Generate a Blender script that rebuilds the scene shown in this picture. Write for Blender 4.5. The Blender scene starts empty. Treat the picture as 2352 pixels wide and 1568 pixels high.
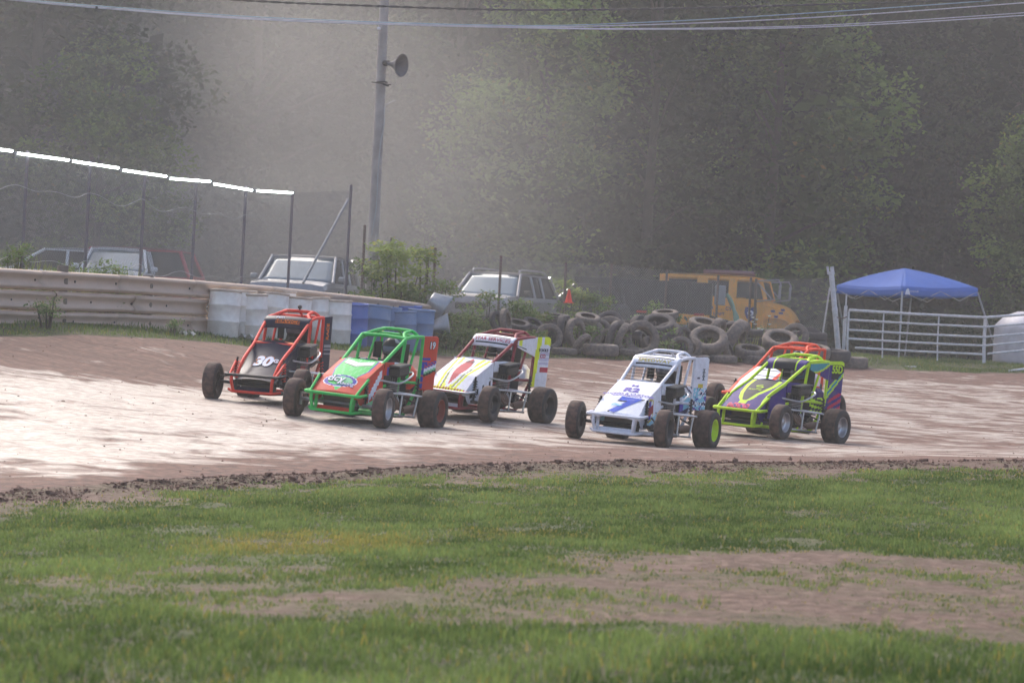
import bpy, bmesh, math, random, os
import numpy as np
from mathutils import Vector, Matrix, noise
from mathutils.geometry import tessellate_polygon
random.seed(7)
rng = np.random.default_rng(11)
scene = bpy.context.scene
COL = scene.collection
PI = math.pi
DEV = os.environ.get('SCENE_DEV', '')

# ------------------------------------------------------------------ camera
FPX, CX, CY = 4900.0, 1176.0, 784.0          # focal length and centre of a 2352 px wide picture
ROLL, PITCH, CAMZ = math.radians(3.0), math.atan((784 - 711) / 4900.0), 1.78
FW = Vector((0, math.cos(PITCH), -math.sin(PITCH)))
_r = Vector((1, 0, 0)); _u = _r.cross(FW)
RT = math.cos(ROLL) * _r + math.sin(ROLL) * _u
UP = -math.sin(ROLL) * _r + math.cos(ROLL) * _u
CAM = Vector((0, 0, CAMZ))
cd = bpy.data.cameras.new('camera'); cam = bpy.data.objects.new('camera', cd); COL.objects.link(cam)
cam.matrix_world = Matrix.Translation(CAM) @ Matrix((RT, UP, -FW)).transposed().to_4x4()
cd.sensor_width = 36; cd.lens = FPX / 2352 * 36; cd.clip_end = 2000; cd.clip_start = 0.2
cd.dof.use_dof = True; cd.dof.focus_distance = 33; cd.dof.aperture_fstop = 2.8
scene.camera = cam

def P(px, py, y):
    """world point at distance y straight ahead seen at pixel (px, py) of the 2352 px wide photograph"""
    d = FW * FPX + RT * (px - CX) - UP * (py - CY)
    return CAM + d * (y / d.y)

# ------------------------------------------------------------------ helpers
def lin(h):
    h = h.lstrip('#'); o = []
    for i in (0, 2, 4):
        c = int(h[i:i + 2], 16) / 255
        o.append(c / 12.92 if c < .04045 else ((c + .055) / 1.055) ** 2.4)
    return tuple(o) + (1,)

def tag(o, label=None, cat=None, group=None, kind=None):
    if label: o['label'] = label
    if cat: o['category'] = cat
    if group: o['group'] = group
    if kind: o['kind'] = kind
    return o

def empty(name, loc=(0, 0, 0), rz=0, label=None, cat=None, group=None):
    o = bpy.data.objects.new(name, None); COL.objects.link(o)
    o.location = loc; o.rotation_euler = (0, 0, rz); o.empty_display_size = .1
    return tag(o, label, cat, group)

def copy_tree(o, parent=None):
    c = o.copy(); COL.objects.link(c)
    if parent: c.parent = parent
    for ch in o.children: copy_tree(ch, c)
    return c

MATS = {}
def mat(name, col, rough=.6, metal=0, dirt=0, dcol='#8d7263', nscale=6, var=.12, bump=0, bscale=30, coat=0, spec=None, alpha=None, trans=0):
    if name in MATS: return MATS[name]
    m = bpy.data.materials.new(name); m.use_nodes = True; nt = m.node_tree; N = nt.nodes; L = nt.links
    b = N['Principled BSDF']
    if isinstance(col, str): col = lin(col)
    tc = N.new('ShaderNodeTexCoord'); nz = N.new('ShaderNodeTexNoise'); nz.inputs['Scale'].default_value = nscale; nz.inputs['Detail'].default_value = 5
    L.new(tc.outputs['Object'], nz.inputs['Vector'])
    hsv = N.new('ShaderNodeHueSaturation'); hsv.inputs['Color'].default_value = col
    mr = N.new('ShaderNodeMapRange'); mr.inputs[1].default_value = .3; mr.inputs[2].default_value = .7
    mr.inputs[3].default_value = 1 - var; mr.inputs[4].default_value = 1 + var
    L.new(nz.outputs[0], mr.inputs[0]); L.new(mr.outputs[0], hsv.inputs['Value'])
    out = hsv.outputs[0]
    if dirt:
        n2 = N.new('ShaderNodeTexNoise'); n2.inputs['Scale'].default_value = nscale * 2.3; n2.inputs['Detail'].default_value = 6
        L.new(tc.outputs['Object'], n2.inputs['Vector'])
        r2 = N.new('ShaderNodeMapRange'); r2.inputs[1].default_value = .38; r2.inputs[2].default_value = .68
        r2.inputs[3].default_value = dirt * .35; r2.inputs[4].default_value = min(1, dirt * 1.3)
        L.new(n2.outputs[0], r2.inputs[0])
        mx = N.new('ShaderNodeMix'); mx.data_type = 'RGBA'
        L.new(r2.outputs[0], mx.inputs[0]); L.new(out, mx.inputs[6]); mx.inputs[7].default_value = lin(dcol)
        out = mx.outputs[2]
    L.new(out, b.inputs['Base Color'])
    b.inputs['Roughness'].default_value = rough; b.inputs['Metallic'].default_value = metal
    if coat: b.inputs['Coat Weight'].default_value = coat; b.inputs['Coat Roughness'].default_value = .12
    if spec is not None: b.inputs['Specular IOR Level'].default_value = spec
    if alpha is not None: b.inputs['Alpha'].default_value = alpha
    if trans: b.inputs['Transmission Weight'].default_value = trans
    if bump:
        n3 = N.new('ShaderNodeTexNoise'); n3.inputs['Scale'].default_value = bscale; n3.inputs['Detail'].default_value = 4
        L.new(tc.outputs['Object'], n3.inputs['Vector'])
        bp = N.new('ShaderNodeBump'); bp.inputs['Strength'].default_value = bump; bp.inputs['Distance'].default_value = .02
        L.new(n3.outputs[0], bp.inputs['Height']); L.new(bp.outputs[0], b.inputs['Normal'])
    MATS[name] = m
    return m

def frames(pts):
    """parallel-transport frames along a polyline"""
    n = len(pts); tans = []
    for i in range(n):
        a = pts[max(0, i - 1)]; b = pts[min(n - 1, i + 1)]
        if i == 0 or i == n - 1: t = (b - a)
        else:
            t = (pts[i] - a).normalized() + (b - pts[i]).normalized()
        if t.length < 1e-9: t = Vector((0, 0, 1))
        tans.append(t.normalized())
    ref = Vector((0, 0, 1)) if abs(tans[0].z) < .9 else Vector((1, 0, 0))
    out = []
    u = (ref - tans[0] * ref.dot(tans[0])).normalized()
    for i, t in enumerate(tans):
        u = (u - t * u.dot(t))
        u = u.normalized() if u.length > 1e-6 else t.orthogonal().normalized()
        out.append((t, u, t.cross(u)))
    return out

def smooth(pts, n=5, closed=False):
    """Catmull-Rom through the points"""
    pts = [Vector(p) for p in pts]; out = []
    N = len(pts)
    rngi = range(N if closed else N - 1)
    for i in rngi:
        g = lambda k: pts[k % N] if closed else pts[min(max(k, 0), N - 1)]
        p0, p1, p2, p3 = g(i - 1), g(i), g(i + 1), g(i + 2)
        for k in range(n):
            t = k / n
            out.append(.5 * ((2 * p1) + (p2 - p0) * t + (2 * p0 - 5 * p1 + 4 * p2 - p3) * t * t + (3 * p1 - p0 - 3 * p2 + p3) * t ** 3))
    if not closed: out.append(pts[-1])
    return out

class MB:
    def __init__(s): s.v = []; s.f = []; s.m = []; s.sm = []
    def add(s, vs, fs, mi=0, smooth=False):
        o = len(s.v); s.v += [tuple(v) for v in vs]
        for f in fs: s.f.append(tuple(o + i for i in f)); s.m.append(mi); s.sm.append(smooth)
        return s
    def box(s, c, d, mi=0, rot=None, taper=1.0):
        c = Vector(c); hx, hy, hz = d[0] / 2, d[1] / 2, d[2] / 2
        vs = []
        for z in (-1, 1):
            k = taper if z > 0 else 1
            for x, y in ((-1, -1), (1, -1), (1, 1), (-1, 1)):
                v = Vector((x * hx * k, y * hy * k, z * hz))
                if rot: v = rot @ v
                vs.append(c + v)
        return s.add(vs, [(3, 2, 1, 0), (4, 5, 6, 7), (0, 1, 5, 4), (1, 2, 6, 5), (2, 3, 7, 6), (3, 0, 4, 7)], mi)
    def bbox(s, c, d, b=.02, mi=0, rot=None):
        """box with chamfered edges"""
        c = Vector(c); h = [x / 2 for x in d]; b = min(b, min(h) * .9); vs = []; idx = {}
        for sx in (-1, 1):
            for sy in (-1, 1):
                for sz in (-1, 1):
                    for ax in range(3):
                        p = [sx * (h[0] - b), sy * (h[1] - b), sz * (h[2] - b)]
                        p[ax] = (sx, sy, sz)[ax] * h[ax]
                        idx[(sx, sy, sz, ax)] = len(vs); v = Vector(p)
                        vs.append(c + (rot @ v if rot else v))
        fs = []
        I = idx
        for sg in (-1, 1):
            q = [I[(sg, -1, -1, 0)], I[(sg, 1, -1, 0)], I[(sg, 1, 1, 0)], I[(sg, -1, 1, 0)]]; fs.append(q if sg > 0 else q[::-1])
            q = [I[(-1, sg, -1, 1)], I[(-1, sg, 1, 1)], I[(1, sg, 1, 1)], I[(1, sg, -1, 1)]]; fs.append(q if sg > 0 else q[::-1])
            q = [I[(-1, -1, sg, 2)], I[(1, -1, sg, 2)], I[(1, 1, sg, 2)], I[(-1, 1, sg, 2)]]; fs.append(q if sg > 0 else q[::-1])
        for a in (-1, 1):
            for c2 in (-1, 1):
                fs.append([I[(a, c2, -1, 0)], I[(a, c2, 1, 0)], I[(a, c2, 1, 1)], I[(a, c2, -1, 1)]])
                fs.append([I[(a, -1, c2, 0)], I[(a, 1, c2, 0)], I[(a, 1, c2, 2)], I[(a, -1, c2, 2)]])
                fs.append([I[(-1, a, c2, 1)], I[(1, a, c2, 1)], I[(1, a, c2, 2)], I[(-1, a, c2, 2)]])
                for e in (-1, 1): fs.append([I[(a, c2, e, 0)], I[(a, c2, e, 1)], I[(a, c2, e, 2)]])
        return s.add(vs, fs, mi)
    def tube(s, pts, r, n=8, mi=0, caps=True, closed=False):
        pts = [Vector(p) for p in pts]
        if closed: pts = pts + [pts[0]]
        rs = r if isinstance(r, (list, tuple)) else [r] * len(pts)
        vs = []; fs = []
        for (t, u, w), p, rr in zip(frames(pts), pts, rs):
            for k in range(n):
                a = 2 * PI * k / n
                vs.append(p + (u * math.cos(a) + w * math.sin(a)) * rr)
        for i in range(len(pts) - 1):
            for k in range(n):
                k2 = (k + 1) % n
                fs.append((i * n + k, i * n + k2, (i + 1) * n + k2, (i + 1) * n + k))
        s.add(vs, fs, mi, True)
        if caps and not closed:
            m = len(pts) - 1
            s.add([vs[k] for k in range(n)], [tuple(range(n))[::-1]], mi)
            s.add([vs[m * n + k] for k in range(n)], [tuple(range(n))], mi)
        return s
    def lathe(s, prof, n=24, axis='z', c=(0, 0, 0), mi=0, rot=None, closed=False, smooth=True, mis=None):
        """profile of (radius, height) turned about an axis"""
        c = Vector(c); vs = []; m = len(prof)
        for k in range(n):
            a = 2 * PI * k / n
            for r, h in prof:
                v = Vector((r * math.cos(a), r * math.sin(a), h))
                if axis == 'y': v = Vector((v.x, v.z, v.y))
                if axis == 'x': v = Vector((v.z, v.x, v.y))
                if rot: v = rot @ v
                vs.append(c + v)
        o = len(s.v); s.v += [tuple(v) for v in vs]
        for k in range(n):
            k2 = (k + 1) % n
            for i in range(m if closed else m - 1):
                j = (i + 1) % m
                s.f.append((o + k * m + i, o + k2 * m + i, o + k2 * m + j, o + k * m + j))
                s.m.append(mis[i] if mis else mi); s.sm.append(smooth)
        return s
    def ball(s, c, r, mi=0, n=12, sc=(1, 1, 1)):
        prof = [(max(1e-4, math.sin(PI * i / n)) * r, -math.cos(PI * i / n) * r) for i in range(n + 1)]
        R = Matrix.Diagonal(sc)
        return s.lathe(prof, n + 4, 'z', c, mi, R)
    def grid(s, fn, nu, nv, mi=0, cf=None, smooth=True, u0=0, u1=1, v0=0, v1=1):
        vs = [fn(u0 + (u1 - u0) * i / nu, v0 + (v1 - v0) * j / nv) for j in range(nv + 1) for i in range(nu + 1)]
        o = len(s.v); s.v += [tuple(v) for v in vs]
        for j in range(nv):
            for i in range(nu):
                a = o + j * (nu + 1) + i
                s.f.append((a, a + 1, a + nu + 2, a + nu + 1))
                s.m.append(cf(u0 + (u1 - u0) * (i + .5) / nu, v0 + (v1 - v0) * (j + .5) / nv) if cf else mi); s.sm.append(smooth)
        return s
    def plate(s, pts, th, mi=0, n=None):
        """flat polygon given thickness"""
        pts = [Vector(p) for p in pts]
        nn = n or (pts[1] - pts[0]).cross(pts[2] - pts[0]).normalized()
        a = [p + nn * th / 2 for p in pts]; b = [p - nn * th / 2 for p in pts]; k = len(pts)
        fs = [tuple(range(k)), tuple(range(2 * k - 1, k - 1, -1))]
        fs += [(i, k + i, k + (i + 1) % k, (i + 1) % k) for i in range(k)]
        return s.add(a + b, fs, mi)
    def build(s, name, mats, parent=None, solid=0):
        me = bpy.data.meshes.new(name); me.from_pydata(s.v, [], s.f)
        if not isinstance(mats, (list, tuple)): mats = [mats]
        for m in mats: me.materials.append(m)
        me.polygons.foreach_set('material_index', s.m); me.polygons.foreach_set('use_smooth', s.sm); me.update()
        o = bpy.data.objects.new(name, me); COL.objects.link(o)
        if parent: o.parent = parent
        if solid:
            md = o.modifiers.new('thickness', 'SOLIDIFY'); md.thickness = solid; md.offset = -1
        return o

_tx = {}
def text2d(body, off=0.0, shear=0.0):
    """letter outlines as flat triangles, height about 1, centred"""
    key = (body, off, shear)
    if key in _tx: return _tx[key]
    cu = bpy.data.curves.new('lettering', 'FONT'); cu.body = body; cu.size = 1; cu.offset = off; cu.shear = shear
    cu.align_x = 'CENTER'; cu.align_y = 'CENTER'; cu.resolution_u = 3
    ob = bpy.data.objects.new('lettering', cu); COL.objects.link(ob)
    me = bpy.data.meshes.new_from_object(ob.evaluated_get(bpy.context.evaluated_depsgraph_get()))
    v = [(p.co.x, p.co.y) for p in me.vertices]; f = [tuple(p.vertices) for p in me.polygons]
    bpy.data.objects.remove(ob); bpy.data.curves.remove(cu); bpy.data.meshes.remove(me)
    _tx[key] = (v, f)
    return v, f

def write(mb, surf, body, c, size, mi, off=.02, lift=.004, ang=0, flip=1, sx=1, shear=0):
    """lettering laid on surf(a, b) -> point, where a, b are metres on the panel"""
    v, f = text2d(body, off, shear); ca, sa = math.cos(ang), math.sin(ang); vs = []
    for x, y in v:
        x *= size * sx * flip; y *= size
        a, b = c[0] + x * ca - y * sa, c[1] + x * sa + y * ca
        p = surf(a, b); e = 1e-3
        n = (surf(a + e, b) - p).cross(surf(a, b + e) - p).normalized()
        vs.append(p + n * lift)
    mb.add(vs, [q if flip > 0 else q[::-1] for q in f], mi)

def mesh_np(name, V, F, mats, parent=None, attrs=None, smooth=False, midx=None):
    """big mesh out of arrays: V (n,3), F (m,k)"""
    me = bpy.data.meshes.new(name); n, (m, k) = len(V), F.shape
    me.vertices.add(n); me.vertices.foreach_set('co', np.ascontiguousarray(V, np.float32).ravel())
    me.loops.add(m * k); me.loops.foreach_set('vertex_index', np.ascontiguousarray(F, np.int32).ravel())
    me.polygons.add(m); me.polygons.foreach_set('loop_start', np.arange(0, m * k, k, dtype=np.int32))
    me.polygons.foreach_set('loop_total', np.full(m, k, np.int32))
    for mt in mats: me.materials.append(mt)
    if midx is not None: me.polygons.foreach_set('material_index', midx.astype(np.int32))
    me.polygons.foreach_set('use_smooth', np.full(m, smooth))
    for an, arr in (attrs or {}).items():
        at = me.attributes.new(an, 'FLOAT', 'POINT'); at.data.foreach_set('value', arr.astype(np.float32))
    me.update(calc_edges=True); me.validate()
    o = bpy.data.objects.new(name, me); COL.objects.link(o)
    if parent: o.parent = parent
    return o

# ------------------------------------------------------------------ cars' ground contact and terrain
K = 1.1
# name: (x, y, z, yaw, pitch, roll) of the point on the track below the middle of each race car
POSE = {'A': (-3.34, 30.4, .283, -101.2, -1.49, -1.2), 'B': (-1.98, 29, .132, -109.5, -2.75, -2.9),
        'C': (-.49, 31.5, .163, -116.5, -2.16, -3.18), 'D': (1.85, 29.7, .011, -114, -2.52, -1.89),
        'E': (4.0, 32.6, .037, -125.9, -3.7, -1.69), 'F': (4.40, 35.6, .175, -124.5, -3.0, -1.7)}
def pose_mat(k):
    x, y, z, yw, pt, rl = POSE[k]
    return Matrix.Translation((x, y, z)) @ Matrix.Rotation(math.radians(yw), 4, 'Z') @ Matrix.Rotation(math.radians(pt), 4, 'Y') @ Matrix.Rotation(math.radians(rl), 4, 'X')
CTRL = []
for k in POSE:
    M = pose_mat(k)
    for a in (-.775, .775):
        for b in (-.6, .6): CTRL.append(M @ Vector((a * K, b * K, 0)))
OUTER = [(-300, 756, 31), (0, 766, 33), (300, 776, 34.7), (600, 799, 38.3), (1000, 819, 44.5), (1300, 823, 46.5), (1500, 829, 48), (1950, 844, 52), (2352, 857, 54), (2700, 868, 56)]
INNER = [(-400, 1178, 19.6), (0, 1140, 20.6), (500, 1100, 22.7), (1000, 1070, 24.6), (1500, 1063, 25.5), (2352, 1064, 26.2), (2800, 1074, 26.4)]
for q in OUTER + INNER: CTRL.append(P(*q))
for q in [(0, 746, 34), (300, 752, 37), (509, 768, 39.5), (760, 786, 42.5), (980, 802, 45.4), (1300, 806, 49), (1600, 818, 50.5), (1900, 822, 53), (2150, 842, 54.5), (2352, 846, 56),
          (1176, 1560, 9.6), (1176, 1300, 14.3), (300, 1300, 14.8), (2000, 1300, 15.5), (300, 1180, 18.8), (2100, 1120, 22.5)]:
    CTRL.append(P(*q))
for x, y, z in [(-40, 40, 1.6), (-25, 55, 1.2), (0, 60, 1.0), (15, 65, 1.0), (40, 60, 1.0), (-30, 20, .3), (-15, 10, 0), (15, 10, 0), (0, 3, 0), (0, -20, 0), (-40, -20, 0), (40, -20, 0),
                (30, 30, .2), (60, 40, .6), (-60, 60, 1.5), (0, 75, 1.1), (-30, 80, 1.2), (40, 80, 1.1), (-70, 0, 0), (70, 0, 0), (5, 5, 0), (-5, 5, 0)]:
    CTRL.append(Vector((x, y, z)))
_C = np.array([tuple(c) for c in CTRL])
def _tps(r2): return np.where(r2 > 0, r2 * np.log(np.maximum(r2, 1e-9)) * .5, 0)
_n = len(_C)
_A = np.zeros((_n + 3, _n + 3))
_A[:_n, :_n] = _tps(((_C[:, None, :2] - _C[None, :, :2]) ** 2).sum(-1)) + np.eye(_n) * .6
_A[:_n, _n] = 1; _A[:_n, _n + 1:] = _C[:, :2]; _A[_n, :_n] = 1; _A[_n + 1:, :_n] = _C[:, :2].T
_W = np.linalg.solve(_A, np.concatenate([_C[:, 2], [0, 0, 0]]))
def ground(x, y):
    """terrain height, arrays or numbers"""
    x = np.asarray(x, float); y = np.asarray(y, float); sh = x.shape; xf, yf = x.ravel(), y.ravel(); out = np.empty(len(xf))
    for i in range(0, len(xf), 20000):
        xx, yy = xf[i:i + 20000], yf[i:i + 20000]; yc = np.minimum(yy, 78); xc = np.clip(xx, -65, 65)
        r2 = (xc[:, None] - _C[None, :, 0]) ** 2 + (yc[:, None] - _C[None, :, 1]) ** 2
        z = _tps(r2) @ _W[:_n] + _W[_n] + _W[_n + 1] * xc + _W[_n + 2] * yc
        z = z + np.clip(yy - 78, 0, None) ** 1.2 * .2
        out[i:i + 20000] = z
    return out.reshape(sh)
def gz(x, y): return float(ground(np.array([x]), np.array([y]))[0])
def hit(px, py, d0=8, d1=75):
    """where the view ray through a pixel meets the ground"""
    ds = np.linspace(d0, d1, 700); pts = np.array([tuple(P(px, py, d)) for d in ds])
    g = pts[:, 2] - ground(pts[:, 0], pts[:, 1]); i = int(np.argmax(g < 0))
    return Vector(pts[i])

def vnoise(x, y, s, seed=0, oct=4):
    """cheap smooth noise -1..1"""
    r = np.random.default_rng(seed); o = np.zeros_like(x, float); a = 1.; tot = 0
    for k in range(oct):
        for j in range(5):
            th = r.uniform(0, 2 * PI); ph = r.uniform(0, 2 * PI); fr = s * 2 ** k * r.uniform(.6, 1.5)
            o += a * np.sin((x * math.cos(th) + y * math.sin(th)) * fr + ph + 1.3 * np.sin((y * math.cos(th) - x * math.sin(th)) * fr * .7 + ph * 2))
        tot += a * 2.2; a *= .6
    return o / tot

inner_w = [P(*q) for q in INNER]; outer_w = [P(*q) for q in OUTER]
def poly_y(line, x):
    xs = np.array([p.x for p in line]); ys = np.array([p.y for p in line])
    return np.interp(x, xs, ys)
inner_w = [Vector((-60, 6, 0)), Vector((-14, 16, 0))] + inner_w + [Vector((14, 27, 0)), Vector((60, 34, 0))]
outer_w = [Vector((-60, 20, 0)), Vector((-15, 27, 0))] + outer_w + [Vector((20, 58, 0)), Vector((60, 66, 0))]
def tmask(x, y):
    """positive on the clay track, metres from its edge"""
    a = y - poly_y(inner_w, x) + vnoise(x, y, 1.2, 3) * .22
    b = (poly_y(outer_w, x) - y) * .8 + vnoise(x, y, .8, 4) * .35
    return np.minimum(a, b)
def ell(x, y, c, rx, ry, s=1): return np.clip((1 - ((x - c[0]) / rx) ** 2 - ((y - c[1]) / ry) ** 2) * s, 0, 1)
H1 = hit(2050, 1330); H2 = hit(1500, 1375); H3 = hit(950, 1395); H4 = hit(900, 1120); H5 = hit(1150, 1230)
H6 = hit(2330, 1390); H7 = hit(500, 1330); H8 = hit(700, 1252); H9 = hit(1250, 1340)
def soilmask(x, y):
    """1 = bare earth, 0 = thick grass (infield)"""
    n = vnoise(x, y, 2.2, 9) ; n2 = vnoise(x, y, 9, 10)
    m = np.zeros_like(x)
    for c, rx, ry, w in ((H1, 2.7, 2.1, .95), (H2, 2.0, 1.2, .85), (H3, 1.5, .85, .8), (H6, 1.8, 2.3, .95), (H7, 1.5, 1.0, .5), (H9, 1.3, .7, .55)):
        m = np.maximum(m, w * ell(x, y, c, rx, ry, 2.2))
    edge = np.clip(1.15 - (poly_y(inner_w, x) - y) / 3.2, 0, 1)
    m = np.maximum(m, edge * 1.0)
    n3 = vnoise(x, y, 25, 12)
    return np.clip(m + n * .42 + n2 * .30 + n3 * .2 - .14, 0, 1)

def noise_mix(nt, scale, lo, hi, detail=5, coord='Generated', vec=None, dist=0):
    N = nt.nodes; z = N.new('ShaderNodeTexNoise'); z.inputs['Scale'].default_value = scale; z.inputs['Detail'].default_value = detail
    z.inputs['Distortion'].default_value = dist
    nt.links.new(vec, z.inputs['Vector'])
    r = N.new('ShaderNodeMapRange'); r.inputs[1].default_value = lo; r.inputs[2].default_value = hi; r.interpolation_type = 'SMOOTHSTEP'
    nt.links.new(z.outputs[0], r.inputs[0]); return r.outputs[0], z.outputs[0]
def mixc(nt, f, a, b):
    m = nt.nodes.new('ShaderNodeMix'); m.data_type = 'RGBA'
    nt.links.new(f, m.inputs[0])
    for k, v in ((6, a), (7, b)):
        if isinstance(v, (tuple, str)): m.inputs[k].default_value = lin(v) if isinstance(v, str) else v
        else: nt.links.new(v, m.inputs[k])
    return m.outputs[2]
def attr(nt, n):
    a = nt.nodes.new('ShaderNodeAttribute'); a.attribute_name = n; return a.outputs['Fac']
def mth(nt, op, a, b=None, clamp=False):
    m = nt.nodes.new('ShaderNodeMath'); m.operation = op; m.use_clamp = clamp
    for k, v in ((0, a), (1, b)):
        if v is None: continue
        if isinstance(v, (int, float)): m.inputs[k].default_value = v
        else: nt.links.new(v, m.inputs[k])
    return m.outputs[0]

def ground_material():
    m = bpy.data.materials.new('earth and turf'); m.use_nodes = True; nt = m.node_tree; N = nt.nodes; L = nt.links; b = N['Principled BSDF']
    tc = N.new('ShaderNodeTexCoord'); v = tc.outputs['Object']
    f1, _ = noise_mix(nt, 1.3, .4, .62, vec=v); f2, _ = noise_mix(nt, 9, .35, .7, vec=v); f3, _ = noise_mix(nt, 45, .4, .62, vec=v)
    soil = mixc(nt, f2, '#544238', '#79655a'); soil = mixc(nt, mth(nt, 'MULTIPLY', f3, .5), soil, '#55423a')
    turf = mixc(nt, f1, '#38432a', '#4a5534'); turf = mixc(nt, mth(nt, 'MULTIPLY', f3, .6), turf, '#5a5238')
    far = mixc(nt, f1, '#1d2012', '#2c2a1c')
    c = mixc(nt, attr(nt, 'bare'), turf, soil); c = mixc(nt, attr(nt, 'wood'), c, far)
    L.new(c, b.inputs['Base Color']); b.inputs['Roughness'].default_value = .9; b.inputs['Specular IOR Level'].default_value = .25
    n3 = N.new('ShaderNodeTexNoise'); n3.inputs['Scale'].default_value = 14; n3.inputs['Detail'].default_value = 8; L.new(v, n3.inputs['Vector'])
    bp = N.new('ShaderNodeBump'); bp.inputs['Strength'].default_value = .8; bp.inputs['Distance'].default_value = .06
    L.new(n3.outputs[0], bp.inputs['Height']); L.new(bp.outputs[0], b.inputs['Normal'])
    return m
def track_material():
    m = bpy.data.materials.new('racing clay'); m.use_nodes = True; nt = m.node_tree; N = nt.nodes; L = nt.links; b = N['Principled BSDF']
    tc = N.new('ShaderNodeTexCoord'); v = tc.outputs['Object']
    mp = N.new('ShaderNodeMapping'); mp.inputs['Scale'].default_value = (.55, 1, 1); mp.inputs['Rotation'].default_value = (0, 0, .12); L.new(v, mp.inputs['Vector']); sv = mp.outputs[0]
    big, _ = noise_mix(nt, .45, .35, .65, vec=sv); med, medr = noise_mix(nt, 2.6, .42, .6, detail=7, vec=sv, dist=.6)
    fine, finer = noise_mix(nt, 14, .4, .6, detail=6, vec=sv)
    crack, _ = noise_mix(nt, 5.5, .60, .68, detail=8, vec=sv, dist=1.2)
    pol = attr(nt, 'polish')                         # 1 in the packed groove, 0 in loose clay
    loose = mixc(nt, fine, '#543a2f', '#704f42'); loose = mixc(nt, mth(nt, 'MULTIPLY', crack, .6), loose, '#54382e')
    packed = mixc(nt, fine, '#8e8278', '#aca197'); packed = mixc(nt, mth(nt, 'MULTIPLY', crack, .55), packed, '#84604f')
    mp2 = N.new('ShaderNodeMapping'); mp2.inputs['Scale'].default_value = (.10, 2.2, 1); mp2.inputs['Rotation'].default_value = (0, 0, .10); L.new(v, mp2.inputs['Vector'])
    rut, rutr = noise_mix(nt, 1.6, .47, .60, detail=4, vec=mp2.outputs[0], dist=.3)
    packed = mixc(nt, mth(nt, 'MULTIPLY', rut, .28), packed, '#7a5c4e'); loose = mixc(nt, mth(nt, 'MULTIPLY', rut, .5), loose, '#4f3228')
    thr = mth(nt, 'SUBTRACT', 1.0, pol); thr2 = mth(nt, 'ADD', thr, mth(nt, 'MULTIPLY', mth(nt, 'SUBTRACT', big, .5), .22))
    ptch = N.new('ShaderNodeMapRange'); ptch.interpolation_type = 'SMOOTHSTEP'
    L.new(medr, ptch.inputs[0]); L.new(mth(nt, 'ADD', mth(nt, 'MULTIPLY', thr2, .42), .19), ptch.inputs[1]); L.new(mth(nt, 'ADD', mth(nt, 'MULTIPLY', thr2, .36), .48), ptch.inputs[2])
    ws = ptch.outputs[0]
    c = mixc(nt, ws, loose, packed)
    dmp = attr(nt, 'damp'); c = mixc(nt, dmp, c, mixc(nt, fine, '#4a352e', '#6a4a3e'))
    L.new(c, b.inputs['Base Color'])
    rg = mth(nt, 'SUBTRACT', .88, mth(nt, 'MULTIPLY', ws, .34)); L.new(rg, b.inputs['Roughness'])
    b.inputs['Specular IOR Level'].default_value = .45
    bp = N.new('ShaderNodeBump'); bp.inputs['Strength'].default_value = .65; bp.inputs['Distance'].default_value = .06
    h = mth(nt, 'ADD', mth(nt, 'MULTIPLY', medr, 1.2), mth(nt, 'ADD', mth(nt, 'MULTIPLY', finer, .5), mth(nt, 'MULTIPLY', rutr, .8)))
    L.new(h, bp.inputs['Height']); L.new(bp.outputs[0], b.inputs['Normal'])
    return m

def sheet(xs, ys):
    X, Y = np.meshgrid(xs, ys); nx, ny = len(xs), len(ys)
    i = (np.arange(ny - 1)[:, None] * nx + np.arange(nx - 1)[None, :]).ravel()
    return X.ravel(), Y.ravel(), np.stack([i, i + 1, i + nx + 1, i + nx], 1)
ys = np.concatenate([np.arange(-25, 6, 1.5), np.arange(6, 30, .12), np.arange(30, 60, .35), np.arange(60, 80, 1.2), np.arange(80, 150, 5)])
xs = np.concatenate([np.arange(-90, -16, 3), np.arange(-16, 18, .2), np.arange(18, 92, 3)])
X, Y, Fq = sheet(xs, ys); Z = ground(X, Y); tm = tmask(X, Y); SB = soilmask(X, Y)
berm = np.exp(-((tm + .35) / .33) ** 2) * (Y < 32)
verge = np.clip((Y - poly_y(outer_w, X)) * .5, 0, 1) * (Y > 24)
ZG = Z + np.clip(-tm * .3, -.07, 0) + vnoise(X, Y, 4, 20) * .012 * (tm < 0) + berm * (.035 + .03 * vnoise(X, Y, 6, 21))
bare = np.where(Y > poly_y(inner_w, X) + 2, .18, SB)
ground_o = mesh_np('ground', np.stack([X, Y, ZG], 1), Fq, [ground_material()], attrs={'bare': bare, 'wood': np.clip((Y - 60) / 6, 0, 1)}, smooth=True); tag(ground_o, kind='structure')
xs = np.arange(-30, 32, .22); ys = np.concatenate([np.arange(10, 32, .14), np.arange(32, 64, .3)])
X, Y, Fq = sheet(xs, ys); tm = tmask(X, Y); keep = tm > -1.0; fk = keep[Fq].all(1)
Z = ground(X, Y) + np.clip(tm * .15, -.09, .014) + vnoise(X, Y, 1.1, 22) * .006
fromin = Y - poly_y(inner_w, X); toout = poly_y(outer_w, X) - Y; wd = np.maximum(fromin + toout, 1); fr = fromin / wd
lf = np.clip((3.5 - X) / 5, 0, 1)                         # the groove runs high and wide on this side of the turn
pol = np.clip((fromin - .35 - .6 * vnoise(X, Y, .7, 30)) / 2.8, 0, 1) * np.clip(((.72 + .06 * vnoise(X, Y, .5, 31)) - fr) / .16, 0, 1)
polr = np.clip((fromin - 1.2 - .5 * vnoise(X, Y, .7, 30)) / 1.5, 0, 1) * .55 * np.clip((1 - fr) * 7, .0, 1)
pol = pol * (lf * .97 + .0) + polr * (1 - lf)
damp = np.clip(1 - (fromin + .25 * vnoise(X, Y, 3, 33)) / 1.5, 0, 1) ** .8 * .9
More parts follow.
